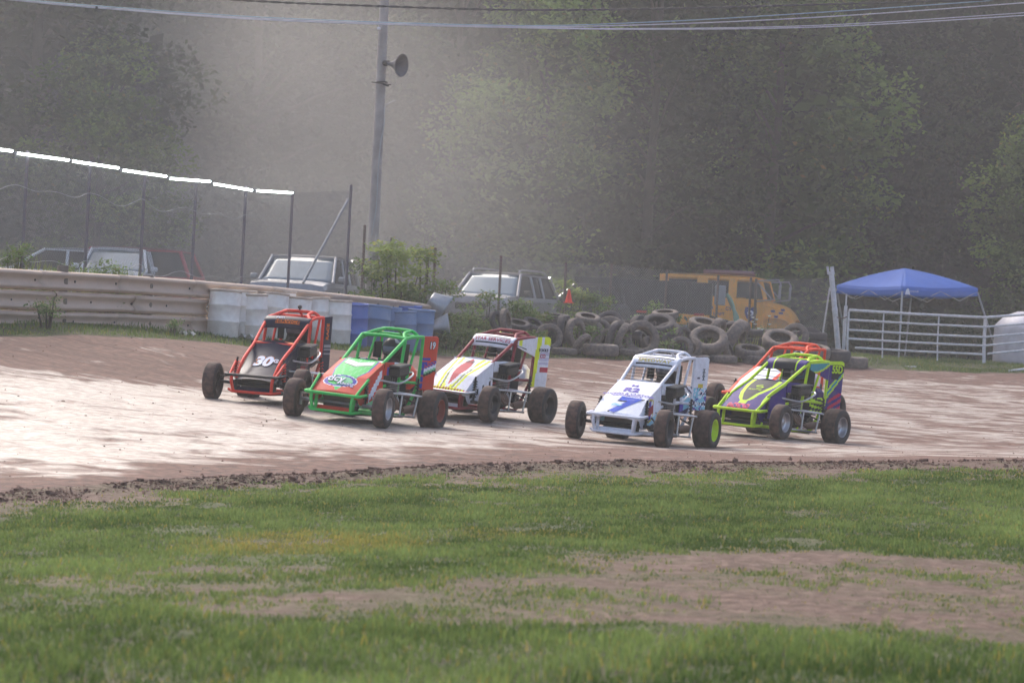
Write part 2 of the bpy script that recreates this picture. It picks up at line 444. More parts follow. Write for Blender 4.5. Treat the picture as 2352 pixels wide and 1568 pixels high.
track_o = mesh_np('track', np.stack([X, Y, Z], 1), Fq[fk], [track_material()], attrs={'polish': pol, 'damp': damp}, smooth=True); tag(track_o, kind='structure')

# ------------------------------------------------------------------ loose clay thrown to the inside edge
def lumps(name, pos, size, m, kind='stuff', label=None, cat=None):
    ico = bmesh.new(); bmesh.ops.create_icosphere(ico, subdivisions=1, radius=1)
    bv = np.array([tuple(v.co) for v in ico.verts]); bf = np.array([[v.index for v in f.verts] for f in ico.faces]); ico.free()
    n = len(pos); jit = rng.uniform(.55, 1.3, (n, len(bv), 1)); sc = rng.uniform(.6, 1.3, (n, 1, 3)); sc[:, :, 2] *= .75
    V = bv[None] * jit * sc * size[:, None, None] + pos[:, None, :]
    F = bf[None] + (np.arange(n) * len(bv))[:, None, None]
    o = mesh_np(name, V.reshape(-1, 3), F.reshape(-1, 3), [m]); tag(o, label, cat, kind=kind); return o
n = 16000; cx = rng.uniform(-9, 10, n); off = rng.normal(-.35, .38, n); cy = poly_y(inner_w, cx) - .1 + off
clump = vnoise(cx, cy, 2.5, 40) > -.15 - .5 * rng.random(n); cx, cy = cx[clump], cy[clump]
sz = rng.gamma(1.5, .006, len(cx)) + .005; big = rng.random(len(cx)) < .012; sz = np.where(big, sz + rng.uniform(.02, .06, len(cx)), sz)
pos = np.stack([cx, cy, ground(cx, cy) + np.exp(-((tmask(cx, cy) + .35) / .33) ** 2) * .05 + sz * .2], 1)
lumps('dirt_clods', pos, np.minimum(sz * .65, .05), mat('damp clay', '#664b3f', .85, var=.35, nscale=3, bump=.4), label='dark damp clods of clay along the inside edge of the track', cat='dirt')
n = 2600; cx = rng.uniform(-9, 14, n); fr_ = rng.random(n) ** 1.3; yi, yo = poly_y(inner_w, cx), poly_y(outer_w, cx); cy = yi + fr_ * (yo - yi)
sz = rng.gamma(1.4, .0035, n) + .004
lumps('loose_dirt', np.stack([cx, cy, ground(cx, cy) + .014], 1), np.minimum(sz, .022), mat('crumbled clay', '#5f4236', .9, var=.3, nscale=2), label='crumbs of clay scattered over the track', cat='dirt')

# ------------------------------------------------------------------ grass
def leaf_material(name, ca, cb, cc, trans=.35, rough=.75):
    m = bpy.data.materials.new(name); m.use_nodes = True; nt = m.node_tree; N = nt.nodes; L = nt.links; b = N['Principled BSDF']
    t = attr(nt, 'tone'); y = attr(nt, 'dry')
    c = mixc(nt, t, ca, cb); c = mixc(nt, y, c, cc)
    L.new(c, b.inputs['Base Color']); b.inputs['Roughness'].default_value = rough; b.inputs['Specular IOR Level'].default_value = .15
    tr = N.new('ShaderNodeBsdfTranslucent'); L.new(c, tr.inputs['Color']); mx = N.new('ShaderNodeMixShader'); mx.inputs[0].default_value = trans
    L.new(b.outputs[0], mx.inputs[1]); L.new(tr.outputs[0], mx.inputs[2]); L.new(mx.outputs[0], N['Material Output'].inputs['Surface'])
    return m
GRASS = leaf_material('grass blades', '#405a2c', '#839858', '#a8964e', .38)
def blades(name, x, y, h, w, tone, dry, lean=.35, label=None, m=GRASS, z0=None, kind='stuff', cat='grass'):
    n = len(x); z = ground(x, y) if z0 is None else z0
    th = rng.uniform(0, 2 * PI, n); ln = rng.normal(0, lean, n) * h; lx, ly = np.cos(th) * ln, np.sin(th) * ln
    ph = rng.uniform(-1.0, 1.0, n); wx, wy = np.cos(ph) * w / 2, np.sin(ph) * w / 2
    b = np.stack([x, y, z - .01], 1)
    W_ = np.stack([wx, wy, 0 * w], 1); Md = b + np.stack([lx * .35, ly * .35, h * .6], 1); T = b + np.stack([lx, ly, h * rng.uniform(.75, 1, n)], 1)
    V = np.stack([b - W_, b + W_, Md + W_ * .8, Md - W_ * .8, T], 1).reshape(-1, 3); k = np.arange(n)[:, None] * 5
    F = np.concatenate([k + np.array([[0, 1, 2]]), k + np.array([[0, 2, 3]]), k + np.array([[3, 2, 4]])])
    o = mesh_np(name, V, F, [m], attrs={'tone': np.repeat(np.clip(tone, 0, 1), 5), 'dry': np.repeat(np.clip(dry, 0, 1), 5)})
    return tag(o, label, cat, kind=kind)
def infield(n, y0, y1):
    u = rng.random(n); y = np.sqrt(y0 * y0 + u * (y1 * y1 - y0 * y0)); x = rng.uniform(-1, 1, n) * (.27 * y + 2.2)
    return x, y
gx, gy = [], []
NG = 60000 if DEV else 500000
x, y = infield(NG, 7.6, 26.2)
sb = soilmask(x, y); keep = (rng.random(NG) > sb * 1.08 - .02) & (tmask(x, y) < -.45)
x, y, sb = x[keep], y[keep], sb[keep]
cl = vnoise(x, y, 3.2, 50); cl2 = vnoise(x, y, .9, 51); cl3 = vnoise(x, y, 11, 52)
dist = np.clip((y - 8) / 16, 0, 1)
h = (.045 + .03 * np.clip(cl + .3, 0, 1) + .02 * cl3) * (1 - .55 * sb) * rng.uniform(.6, 1.4, len(x)) * (1.1 + .1 * dist); h = np.clip(h * .62, .010, .08) * (1 + .7 * np.clip((11.6 - y) / .8, 0, 1))
yel = ell(x, y, H8, 1.1, 1.2, 1.3) * .7 + ell(x, y, H5, .8, .6, 1) * .25
blades('grass', x, y, h, (.0062 + .0048 * dist) * rng.uniform(.7, 1.5, len(x)), .40 + .38 * cl2 + .42 * cl + .2 * cl3 + rng.normal(0, .18, len(x)),
       np.where(rng.random(len(x)) < .05 + yel * .8 + sb * .3, rng.uniform(.4, 1, len(x)), rng.uniform(0, .12, len(x)) + yel * .3), label='short patchy infield grass in front of the track')
# longer tufts in the infield
NT = 2500 if not DEV else 500
x, y = infield(NT, 8, 25); sb = soilmask(x, y); ok = (sb < .75) & (tmask(x, y) < -.9) & (vnoise(x, y, 3.2, 50) > .0); x, y = x[ok], y[ok]
k = 14; X2 = np.repeat(x, k) + rng.normal(0, .03, len(x) * k); Y2 = np.repeat(y, k) + rng.normal(0, .03, len(x) * k)
blades('grass_tufts', X2, Y2, rng.uniform(.035, .085, len(X2)), np.full(len(X2), .006), rng.uniform(.3, 1, len(X2)), rng.uniform(0, .25, len(X2)), .5, 'longer tufts standing in the infield grass')
# verge beyond the track
NV = 8000 if DEV else 60000
x = rng.uniform(-13, 17, NV); yo = poly_y(outer_w, x); y = yo + rng.random(NV) ** 1.4 * 6 - .3
ok = (tmask(x, y) < -.1) & (rng.random(NV) > .15 + .3 * vnoise(x, y, 2, 55)); x, y = x[ok], y[ok]
blades('verge_grass', x, y, np.clip(.065 + .05 * vnoise(x, y, 1.6, 56), .02, .2) * rng.uniform(.6, 1.5, len(x)), np.full(len(x), .012), .5 + .3 * vnoise(x, y, 1, 57) + rng.normal(0, .15, len(x)),
       np.where(rng.random(len(x)) < .12, .7, .08), label='rough green verge beyond the outside edge of the track')
# ------------------------------------------------------------------ race cars
DUST = '#8a6f60'
M_tread = mat('tyre tread with clay dust', '#2b2423', .9, dirt=.75, dcol='#6b5146', nscale=7)
M_side = mat('tyre sidewall', '#222224', .7, dirt=.28, dcol='#5c4a42', nscale=5)
M_chrome = mat('polished metal tube', '#c9c9cc', .28, .9, dirt=.12, dcol=DUST)
M_alu = mat('bare aluminium', '#a9aaae', .42, .8, dirt=.25, dcol=DUST)
M_steel = mat('dark engine metal', '#3c3b3d', .5, .6, dirt=.3, dcol='#4e4039')
M_black = mat('black plastic', '#141518', .5, dirt=.12, dcol='#463b36')
M_seat = mat('black seat cloth', '#15161a', .85)
M_exh = mat('heat browned exhaust', '#7a5c4a', .5, .5, dirt=.4, dcol='#6e5d54')
M_rad = mat('radiator core', '#5c5b58', .6, .4, dirt=.4, dcol='#7a6a60')
M_visor = mat('smoked helmet visor', '#55586a', .12, 0, coat=.6)
M_lexan = mat('clear scratched windscreen', '#c8cbd6', .15, alpha=.35)

def paint(hexcol, r=.3):
    return mat('paint ' + hexcol, hexcol, .58 if max(lin(hexcol)[:3]) > .2 else .48, 0, dirt=.15 if max(lin(hexcol)[:3]) > .05 else .02, dcol=DUST, nscale=7, var=.06, spec=.2 if max(lin(hexcol)[:3]) > .2 else .14)

HP = [(0, .965, .30, .30), (.07, .935, .355, .30), (.38, .67, .555, .288), (1, .20, .77, .288)]
def hood_pt(u, v, rnd=0.02, smoothk=False):
    vs = [h[0] for h in HP]
    x, z, w = [float(np.interp(v, vs, [h[k] for h in HP])) for k in (1, 2, 3)]
    if smoothk:      # swept curved nose
        t = v; x = .955 * (1 - t) ** 1.25 + .20 * (1 - (1 - t) ** 1.25); z = .265 + .49 * (1 - (1 - t) ** 1.1) - .05 * math.sin(PI * t); w = .305 - .03 * math.sin(PI * t)
    return Vector((x, u * w, z + rnd * (1 - u * u)))

def wheel(root, pos, R, w, steer, rimcols, side, cap='#222'):
    """side +1 when its outer face points to the car's left"""
    e = bpy.data.objects.new('wheel', None); COL.objects.link(e); e.parent = root; e.location = pos; e.rotation_euler = (0, 0, steer); e.empty_display_size = .1
    ri = R * .56
    prof = [(ri, -w * .40), (R * .70, -w * .5), (R * .88, -w * .49), (R * .965, -w * .42), (R * .995, -w * .3), (R, 0), (R * .995, w * .3), (R * .965, w * .42), (R * .88, w * .49), (R * .70, w * .5), (ri, w * .40), (ri * .97, 0)]
    MB().lathe(prof, 40, 'y', closed=True, mis=[1, 1, 1, 0, 0, 0, 0, 1, 1, 1, 1, 1]).build('tyre', [M_tread, M_side], e)
    s = side; mb = MB()
    pr = [(ri * 1.03, s * w * .44), (ri * .98, s * w * .45), (ri * .93, s * w * .36), (ri * .86, s * w * .12), (ri * .62, s * w * .05), (ri * .35, s * w * .10), (ri * .30, s * w * .22), (.004, s * w * .24)]
    mb.lathe(pr, 32, 'y', mis=[0, 0, 0, 1, 1, 2, 2])
    pr = [(ri * 1.02, -s * w * .43), (ri * .95, -s * w * .43), (ri * .9, -s * w * .2), (ri * .5, -s * w * .1), (ri * .3, -s * w * .2), (.004, -s * w * .21)]
    mb.lathe(pr, 28, 'y', mi=3)
    for k in range(8):
        a = k * PI / 4
        mb.lathe([(.008, 0), (.008, s * .012), (.001, s * .013)], 6, 'y', (ri * .48 * math.cos(a), s * w * .08, ri * .48 * math.sin(a)), 2)
    mb.build('rim', [rimcols[0], rimcols[1], rimcols[2], M_steel], e)
    return e

def race_car(key, label, cfg):
    root = empty('race_car', label=label, cat='race car', group='open wheel dirt race cars on the track')
    root.matrix_world = pose_mat(key) @ Matrix.Scale(K, 4)
    T = cfg['tube']; LT = cfg.get('lower', T)
    r = .022
    # ---- roll cage and chassis
    mb = MB()
    for s in (-1, 1):
        mb.tube([(.90, s * .24, .15), (.1, s * .27, .13), (-.6, s * .27, .14), (-.98, s * .22, .24)], r * .9, mi=1)
        ins = 0 if cfg.get('open_tubes') else .035
        mb.tube(smooth([(.90, s * (.275 - ins), .33 - ins), (.67, s * (.285 - ins), .55 - ins), (.24, s * (.285 - ins * .6), .75 - ins * .6)], 4) + [Vector((-.38, s * .30, 1.10))], r)
        mb.tube(smooth([(-.38, s * .30, 1.10), (-.60, s * .295, 1.13), (-.82, s * .29, 1.145), (-.98, s * .285, 1.15)], 3), r)
        mb.tube([(-.36, s * .30, 1.07), (-.27, s * .31, .60), (-.25, s * .28, .14)], r * .95)
        mb.tube([(-.98, s * .285, 1.15), (-.98, s * .285, .56), (-.80, s * .27, .30), (-.62, s * .27, .14)], r)
        mb.tube([(.62, s * .27, .40), (-.27, s * .30, .56), (-.98, s * .285, .56)], r * .85, mi=1)
        mb.tube([(-.80, s * .29, 1.14), (-.56, s * .29, .60)], r * .8)
        mb.tube([(-.36, s * .3, 1.04), (-.52, s * .24, 1.13)], r * .6)
        mb.tube(smooth([(-.40, s * .27, 1.105), (-.55, s * .20, 1.165), (-.80, s * .18, 1.205)], 5), r)
        mb.tube([(.88, s * .25, .34), (.90, s * .24, .15)], r, mi=1)
    mb.tube(smooth([(-.80, -.29, 1.14), (-.80, -.24, 1.185), (-.80, -.15, 1.21), (-.80, .15, 1.21), (-.80, .24, 1.185), (-.80, .29, 1.14)], 5), r)
    mb.tube([(-.38, -.30, 1.10), (-.40, 0, 1.115), (-.38, .30, 1.10)], r)
    mb.tube([(-.98, -.285, 1.15), (-.98, .285, 1.15)], r * .9); mb.tube([(-.98, -.285, .56), (-.98, .285, .56)], r * .9)
    mb.tube([(-.8, 0, 1.21), (-.98, 0, 1.15), (-.98, 0, .56)], r * .7)
    mb.tube([(.20, -.28, .755), (.20, .28, .755)], r * .9); mb.tube([(-.25, -.28, .14), (-.25, .28, .14)], r * .9); mb.tube([(-.62, -.27, .14), (-.62, .27, .14)], r * .9)
    mb.build('roll_cage', [T, LT], root)
    # ---- front bumper
    mb = MB(); B_ = cfg.get('bumper', T); bt = cfg.get('bumper_top', B_)
    mb.tube(smooth([(.80, -.36, .36), (.97, -.36, .34), (1.0, -.30, .335)], 4) + smooth([(1.0, .30, .335), (.97, .36, .34), (.80, .36, .36)], 4), .02, mi=1)
    mb.tube([(.86, -.34, .15), (.97, -.26, .13), (.97, .26, .13), (.86, .34, .15)], .018)
    for s in (-1, 1):
        mb.tube(smooth([(.99, s * .27, .34), (1.0, s * .265, .25), (.96, s * .25, .14)], 3), .021)
        mb.tube([(.98, s * .30, .34), (.70, s * .325, .50 + .05 * (cfg.get('strut', 0)))] if cfg.get('strut') else [(.98, s * .30, .34), (.86, s * .315, .35)], .017)
    mb.build('front_bumper', [B_, bt], root)
    # ---- nose
    sk = cfg.get('swept', False); rd = cfg.get('rnd', .02); cols = cfg['paints']
    hp = lambda u, v: hood_pt(u, v, rd, sk)
    mb = MB().grid(lambda u, v: hp(u, v), 60, 84, cf=cfg['hood'], u0=-1, u1=1)
    srf = lambda a, b: hp(a / .27, b / .83)
    for t in cfg.get('hood_text', []): write(mb, srf, *t)
    if cfg.get('hood_extra'): cfg['hood_extra'](mb, srf)
    mb.build('hood', cols, root)
    for s in (-1, 1):
        def sp(t, w_):
            p = hp(s, t); zb = .20 + .10 * (1 - min(1, t / .15)) + cfg.get('sidez', .12) * max(0, (t - .35) / .65)
            return Vector((p.x, s * (abs(p.y) + .004 + .02 * (1 - w_)), zb + (p.z - zb) * w_))
        m2 = MB().grid(sp, 30, 14, cf=lambda t, w_: cfg['side'](t, w_, s))
        if s > 0:
            for t in cfg.get('side_text', []): write(m2, lambda a, b: sp(1 - a / .8, b / .45), *t)
        m2.build('nose_side_panel', cols, root)
    # radiator, floor lip, belly
    MB().bbox((.70, 0, .27), (.04, .46, .22), .01).build('radiator', M_rad, root)
    mb = MB().bbox((.1, 0, .115), (1.7, .46, .02), .005).grid(lambda u, v: Vector((.93 - .05 * v, (u - .5) * .46, .12 + .07 * v)), 4, 2, mi=1)
    mb.build('floor_pan', [M_black, cols[cfg.get('lip', 0)]], root)
    # dash and cowl hoop
    mb = MB().grid(lambda u, v: Vector((.20 - .14 * v, (u - .5) * .52, .76 + .045 * math.sin(PI * u) * (1 - v) + .03 * v)), 14, 5, cf=cfg.get('dash', lambda u, v: 0))
    mb.build('dashboard', cols, root, .01)
    # cockpit side boards
    for s in (-1, 1):
        zt = cfg.get('board', .78); x1 = cfg.get('board_x', -.92); zb = cfg.get('board_z', .60)
        m2 = MB().grid(lambda t, w_: Vector((.20 + (x1 - .20) * t, s * (.305 + .01 * math.sin(PI * t)), (zb + (zt - zb) * w_) + (.03 * t) - .06 * w_ * max(0, t - .5))), 30, 8, cf=lambda t, w_: cfg['boardc'](t, w_, s))
        m2.build('cockpit_side_board', cols, root, .006)
    if 'rearc' in cfg:
        for s in (-1, 1):
            MB().grid(lambda t, w_: Vector((-.52 - .5 * t, s * (.30 - .02 * t), .36 + .12 * t + (.26 - .1 * t) * w_)), 16, 10, cf=lambda t, w_: cfg['rearc'](t, w_)).build('rear_side_panel', cols, root, .006)
    # windscreen visor strip under the front cage bar
    if 'visor' in cfg:
        vp = lambda u, v: Vector((-.24 - .16 * v + .06 * math.sin(PI * v * .8) + .03 * (1 - u * u), u * .31, .955 + .165 * v + .02 * math.sin(PI * v) + .012 * (1 - u * u)))
        mb = MB().grid(vp, 30, 10, cf=cfg['visor'], u0=-1, u1=1)
        for t in cfg.get('visor_text', []): write(mb, lambda a, b: vp(a / .3, b / .24), *t)
        mb.build('visor_panel', cols, root, .006)
    # flared tail panels
    if 'tail' in cfg:
        for s in (-1, 1):
            x0, y0, dx, dy = cfg.get('tailxy', (-.96, .29, -.30, .10)); z0, z1 = cfg.get('tailz', (.48, 1.16))
            def tp(t, w_):
                cut = max(0, t - .86) * .5 * (w_ > .8)
                return Vector((x0 + dx * t, s * (y0 + dy * t), z0 + (z1 - z0) * w_ + .03 * t * w_ - cut * .4))
            m2 = MB().grid(tp, 18, 40, cf=cfg['tail'])
            if s > 0:
                for t in cfg.get('tail_text', []): write(m2, lambda a, b: tp(a / .32, b / .68), *t)
            m2.build('tail_panel', cols, root, .008)
    if 'sail' in cfg:
        for s in (-1, 1):
            def tp(t, w_):
                lo = 1.0 - .03 * t; hi = 1.09 + .07 * t
                return Vector((-.40 - .58 * t, s * (.315 - .008 * t), lo - .08 * t + (hi - lo + .08 * t) * w_))
            MB().grid(tp, 30, 12, cf=lambda t, w_: cfg['sail'](t, w_)).build('roof_side_panel', cols, root, .006)
    if 'extra' in cfg: cfg['extra'](root)
    # ---- suspension
    fa = MB().tube([(.775, -.50, .235), (.775, .50, .235)], .02)
    for s in (-1, 1): fa.tube([(.775, s * .50, .16), (.775, s * .50, .32)], .02); fa.tube([(.80, s * .47, .23), (.45, s * .27, .20)], .011); fa.tube([(.80, s * .47, .30), (.42, s * .27, .36)], .011)
    fa.build('front_axle', cfg.get('axle', M_steel), root)
    ra = MB().tube([(-.775, -.60, .25), (-.775, .60, .25)], .022)
    ra.lathe([(.10, -.008), (.10, .008), (.03, .008), (.03, -.008)], 24, 'y', (-.775, .20, .25), closed=True)
    for s in (-1, 1): ra.tube([(-.775, s * .36, .25), (-.35, s * .28, .22)], .011); ra.tube([(-.775, s * .36, .30), (-.40, s * .28, .40)], .011)
    ra.build('rear_axle', M_steel, root)
    for x, y in ((.74, -.33), (.74, .33), (-.82, -.36), (-.82, .36)):
        top = .56 if x > 0 else .62; iy = y * .93
        sh = MB().tube([(x, y, .22), (x - .04, iy, top)], .014)
        pts = [Vector((x - .04 * t / 48 + .028 * math.cos(t * .9), y + (iy - y) * t / 48 + .028 * math.sin(t * .9), .29 + (top - .33) * t / 48)) for t in range(49)]
        sh.tube(pts, .006, 5, mi=1, caps=False)
        sh.build('shock_absorber', [M_black, cfg.get('spring', M_black)], root)
    # ---- nerf bars
    for s in (-1, 1):
        nb = MB(); q = lambda x, y, z: (x, s * y, z)
        nb.tube(smooth([q(.42, .27, .42), q(.30, .36, .42), q(.18, .42, .415)], 3) + smooth([q(-.34, .56, .41), q(-.43, .575, .405), q(-.44, .53, .41)], 3) + [Vector(q(-.28, .27, .43))], .0125)
        nb.tube(smooth([q(.36, .27, .15), q(.26, .38, .15), q(.16, .42, .15)], 3) + [Vector(q(-.36, .54, .14)), Vector(q(-.28, .27, .14))], .0115)
        nb.tube([q(-.04, .475, .41), q(-.02, .475, .15)], .0125); nb.tube([q(-.36, .555, .41), q(-.33, .535, .145)], .0125)
        nb.build('nerf_bar', M_chrome, root)
    nb = MB(); nb.tube(smooth([(.30, .29, .56), (.10, .36, .545), (-.04, .44, .55), (-.30, .47, .65), (-.37, .44, .69), (-.35, .38, .69), (-.18, .31, .69)], 4), .0125)
    nb.build('intake_guard_bar', M_chrome, root)
    # ---- engine beside the driver
    en = MB(); en.bbox((-.12, .20, .30), (.42, .22, .26), .03); en.bbox((-.06, .24, .47), (.30, .20, .14), .02)
    for k in range(7): en.box((-.06, .24, .41 + k * .022), (.33, .23, .008), 1)
    for k in range(4): en.lathe([(.026, 0), (.03, .05), (.024, .09)], 10, 'z', (.05 - k * .075, .30, .54), 2)
    en.lathe([(.002, 0), (.085, .002), (.09, .03), (.07, .045), (.002, .047)], 18, 'y', (-.18, .31, .30), 1)
    en.bbox((.16, .18, .33), (.14, .12, .16), .02, 1); en.tube([(.1, .1, .5), (.3, .12, .42), (.45, .1, .3)], .02, 8, 1)
    for k in range(5): en.tube([(.05 - k * .05, .33, .52), (.1 - k * .04, .36, .44), (.02 - k * .05, .35, .36)], .007, 6, 3)
    en.build('engine', [M_steel, M_alu, M_black, cfg.get('wire', M_black)], root)
    ab = MB().bbox((-.10, .36, .69), (.36, .17, .13), .03, rot=Matrix.Rotation(.12, 3, 'Y')); ab.bbox((-.10, .36, .76), (.38, .19, .03), .012, rot=Matrix.Rotation(.12, 3, 'Y'))
    ab.build('air_box', M_black, root)
    ex = MB(); 
    for k in range(4): ex.tube(smooth([(.02 - k * .06, .30, .38), (.06 - k * .06, .38, .32), (-.02 - k * .04, .40, .24), (-.26, .40, .22)], 4), .018)
    ex.tube([(-.26, .40, .22), (-.36, .41, .22), (-.42, .42, .23), (-.62, .43, .24)], [.03, .05, .055, .05], 14)
    ex.build('exhaust_pipe', M_exh, root)
    # ---- cockpit
    st = MB(); st.bbox((-.60, 0, .30), (.36, .34, .06), .02)
    st.grid(lambda u, v: Vector((-.74 - .10 * v - .03 * math.cos((u - .5) * PI), (u - .5) * (.40 - .10 * v), .30 + .70 * v)), 10, 10)
    st.bbox((-.66, -.19, .93), (.22, .03, .20), .012); st.bbox((-.66, .19, .93), (.22, .03, .20), .012); st.bbox((-.60, -.2, .5), (.34, .03, .26), .012); st.bbox((-.60, .2, .5), (.34, .03, .26), .012)
    st.build('seat', M_seat, root, .02)
    sw = MB(); R = Matrix.Rotation(math.radians(-62), 3, 'Y')
    sw.tube([Vector((-.16, 0, .70)) + R @ Vector((.115 * math.cos(t * PI / 12), .115 * math.sin(t * PI / 12), 0)) for t in range(24)], .012, 7, closed=True)
    for t in (0, 2.1, 4.2): sw.tube([(-.16, 0, .70), Vector((-.16, 0, .70)) + R @ Vector((.11 * math.cos(t), .11 * math.sin(t), 0))], .008)
    sw.tube([(-.16, 0, .70), (.2, 0, .56)], .011); sw.build('steering_wheel', M_black, root)
    tk = MB().bbox((-1.0, 0, .62), (.26, .42, .30), .06); tk.build('fuel_tank', cols[cfg.get('tankc', 0)], root)
    if cfg.get('wires', True):
        wi = MB()
        for k in range(cfg.get('nw', 1)): f = (k + 1) / (cfg.get('nw', 1) + 1); wi.tube([(.20 - .46 * f, -.29, .76 + .25 * f), (.20 - .46 * f, .29, .76 + .25 * f)], .0045, 5)
        wi.build('rock_guard_wire', M_black, root)
    # ---- wheels
    st_ = math.radians(cfg.get('steer', 7)); rc = cfg['rims']
    wheel(root, (.775, -.585, .236), .236, .165, st_, rc[0], -1); wheel(root, (.775, .585, .236), .236, .165, st_, rc[1], 1)
    wheel(root, (-.775, -.61, .252), .252, .27, 0, rc[2], -1); wheel(root, (-.775, .61, .252), .252, .25, 0, rc[3], 1)
    return root

# ------------------------------------------------------------------ drivers
def skin_mesh(name, J, E, mats, sub=2):
    me = bpy.data.meshes.new(name); me.from_pydata([j[0] for j in J], E, []); o = bpy.data.objects.new(name, me); COL.objects.link(o)
    sm = o.modifiers.new('s', 'SKIN'); sm.use_smooth_shade = True
    for i, j in enumerate(J):
        rr = j[1] if isinstance(j[1], tuple) else (j[1], j[1]); me.skin_vertices[0].data[i].radius = rr
    me.skin_vertices[0].data[0].use_root = True
    sb = o.modifiers.new('d', 'SUBSURF'); sb.levels = sub; sb.render_levels = sub
    m2 = bpy.data.meshes.new_from_object(o.evaluated_get(bpy.context.evaluated_depsgraph_get()))
    bpy.data.objects.remove(o); m2.name = name
    for m in mats: m2.materials.append(m)
    return m2
def driver(key, label, suit, helm, accent):
    J = [((-.60, 0, .38), (.12, .15)), ((-.64, 0, .52), (.11, .15)), ((-.67, 0, .68), (.11, .17)), ((-.68, 0, .78), (.07, .10)), ((-.67, 0, .84), .055), ((-.655, 0, .93), (.085, .075)), ((-.655, 0, 1.0), .07),
         ((-.67, -.155, .74), .062), ((-.50, -.23, .60), .046), ((-.24, -.15, .68), .032), ((-.195, -.125, .70), .026),
         ((-.67, .155, .74), .062), ((-.50, .23, .60), .046), ((-.24, .15, .68), .032), ((-.195, .125, .70), .026),
         ((-.52, -.09, .36), .085), ((-.10, -.12, .46), .062), ((.30, -.10, .26), .045), ((.38, -.10, .30), .035),
         ((-.52, .09, .36), .085), ((-.10, .12, .46), .062), ((.30, .10, .26), .045), ((.38, .10, .30), .035)]
    E = [(0, 1), (1, 2), (2, 3), (3, 4), (4, 5), (5, 6), (3, 7), (7, 8), (8, 9), (9, 10), (3, 11), (11, 12), (12, 13), (13, 14), (0, 15), (15, 16), (16, 17), (17, 18), (0, 19), (19, 20), (20, 21), (21, 22)]
    me = skin_mesh('person', J, E, [suit])
    o = bpy.data.objects.new('person', me); COL.objects.link(o)
    o.matrix_world = pose_mat(key) @ Matrix.Scale(K, 4); tag(o, label, 'driver', 'drivers strapped in the race cars')
    c = Vector((-.655, 0, .965)); hm = MB()
    def hs(a, b):
        a = a * 2 * PI; b = b * PI; x, y, z = math.sin(b) * math.cos(a), math.sin(b) * math.sin(a), math.cos(b)
        z2 = z * .135 if z > 0 else z * .125; f = 1 + .10 * (x > .3) * max(0, -z) * 2
        return c + Vector((x * .138 * f, y * .115, z2))
    vis = lambda a, b: (min(a, 1 - a) < .17) and .44 < b < .64
    hm.grid(hs, 40, 22, cf=lambda a, b: 1 if vis(a, b) else (2 if (.30 < b < .34 or (.15 < a % .5 < .3 and b < .3)) else 0))
    hm.bbox(c + Vector((.145, 0, -.075)), (.03, .09, .035), .012, 0)
    hm.build('helmet', [helm, M_visor, accent], o)
    for s in (-1, 1):
        g = MB(); h = Vector((-.175, s * .118, .705))
        g.bbox(h, (.035, .05, .07), .012, rot=Matrix.Rotation(-.5, 3, 'Y'))
        for k in range(4): q = h + Vector((.01 - .012 * k, 0, .028 - .018 * k)); g.tube([q + Vector((.01, -s * .01, 0)), q + Vector((.035, -s * .012, .004)), q + Vector((.035, s * .012, .006)), q + Vector((.014, s * .022, .002))], .0078 - .0006 * (k == 3), 6)
        g.tube([h + Vector((-.012, s * .02, .02)), h + Vector((0, -s * .012, .045)), h + Vector((.014, -s * .03, .04))], .0085, 6)
        g.build('glove', M_seat, o)
    return o
# ------------------------------------------------------------------ liveries
rimB = (M_black, M_steel, M_alu); rimC = (M_alu, M_chrome, M_chrome)
M_lime = paint('#c9ee22', .35); M_green = paint('#2fc45a', .35); M_red = paint('#ea3a2a', .35); M_maroon = paint('#8a2434', .35); M_white = paint('#e8e9f2', .35); M_orange = paint('#f04a22', .35)

def car_A():
    P_ = [paint('#0e1534', .22), paint('#e2e4f2'), paint('#f07a1e'), paint('#8e929c'), M_red]
    hood = lambda u, v: 0
    def ht(mb, s):
        for off, mi, lf in ((.095, 2, .003), (.075, 0, .005), (.05, 1, .009)): write(mb, s, '30', (-.03, .42), .26, mi, off, lf, sx=.86, shear=.12); write(mb, s, 'G', (.125, .46), .09, mi, off, lf)
    def extra(root):
        fin = MB().grid(lambda t, w_: Vector((-.98 - .22 * t, .30 + .05 * t, .42 + .74 * w_ + .02 * t * w_)), 10, 40, cf=lambda t, w_: 3 if (.32 < w_ < .36 or .39 < w_ < .43 or .46 < w_ < .49) and t > .15 else 0)
        write(fin, lambda a, b: Vector((-.98 - a, .30 + a * .23, .42 + b)), 'RACE', (.11, .55), .09, 2, .02, .006, PI / 2)
        fin.build('tail_panel', P_, root, .012)
        cm = MB().bbox((-.80, 0, 1.27), (.06, .045, .045), .01); cm.tube([(-.80, 0, 1.21), (-.80, 0, 1.26)], .012, 6); cm.lathe([(.001, .045), (.016, .044), (.018, .03)], 10, 'x', (-.8, 0, 1.27)); cm.build('camera_mount', M_black, root)
    race_car('A', 'black race car with a red roll cage and white 30 on its nose', dict(strut=.2, lower=M_black, bumper=M_red, tube=M_red, paints=P_, hood=hood, hood_extra=ht, side=lambda t, w, s: 0, boardc=lambda t, w, s: 0, swept=True, rnd=.035, extra=extra,
        bumper_top=M_steel, visor=lambda u, v: 2 if abs(u) < .62 and .28 < v < .62 and u > -.45 else 0, visor_text=[('SERVICE', (.02, .108), .075, 0, .0, .004, 0, 1, 1.25), ('Sam', (-.09, .19), .07, 1, .0, .004)],
        dash=lambda u, v: 2 if .2 < v < .8 else 0, steer=2, rims=[rimB, rimB, rimB, rimB], spring=M_red, wire=M_red, nw=0, board_x=-.4))
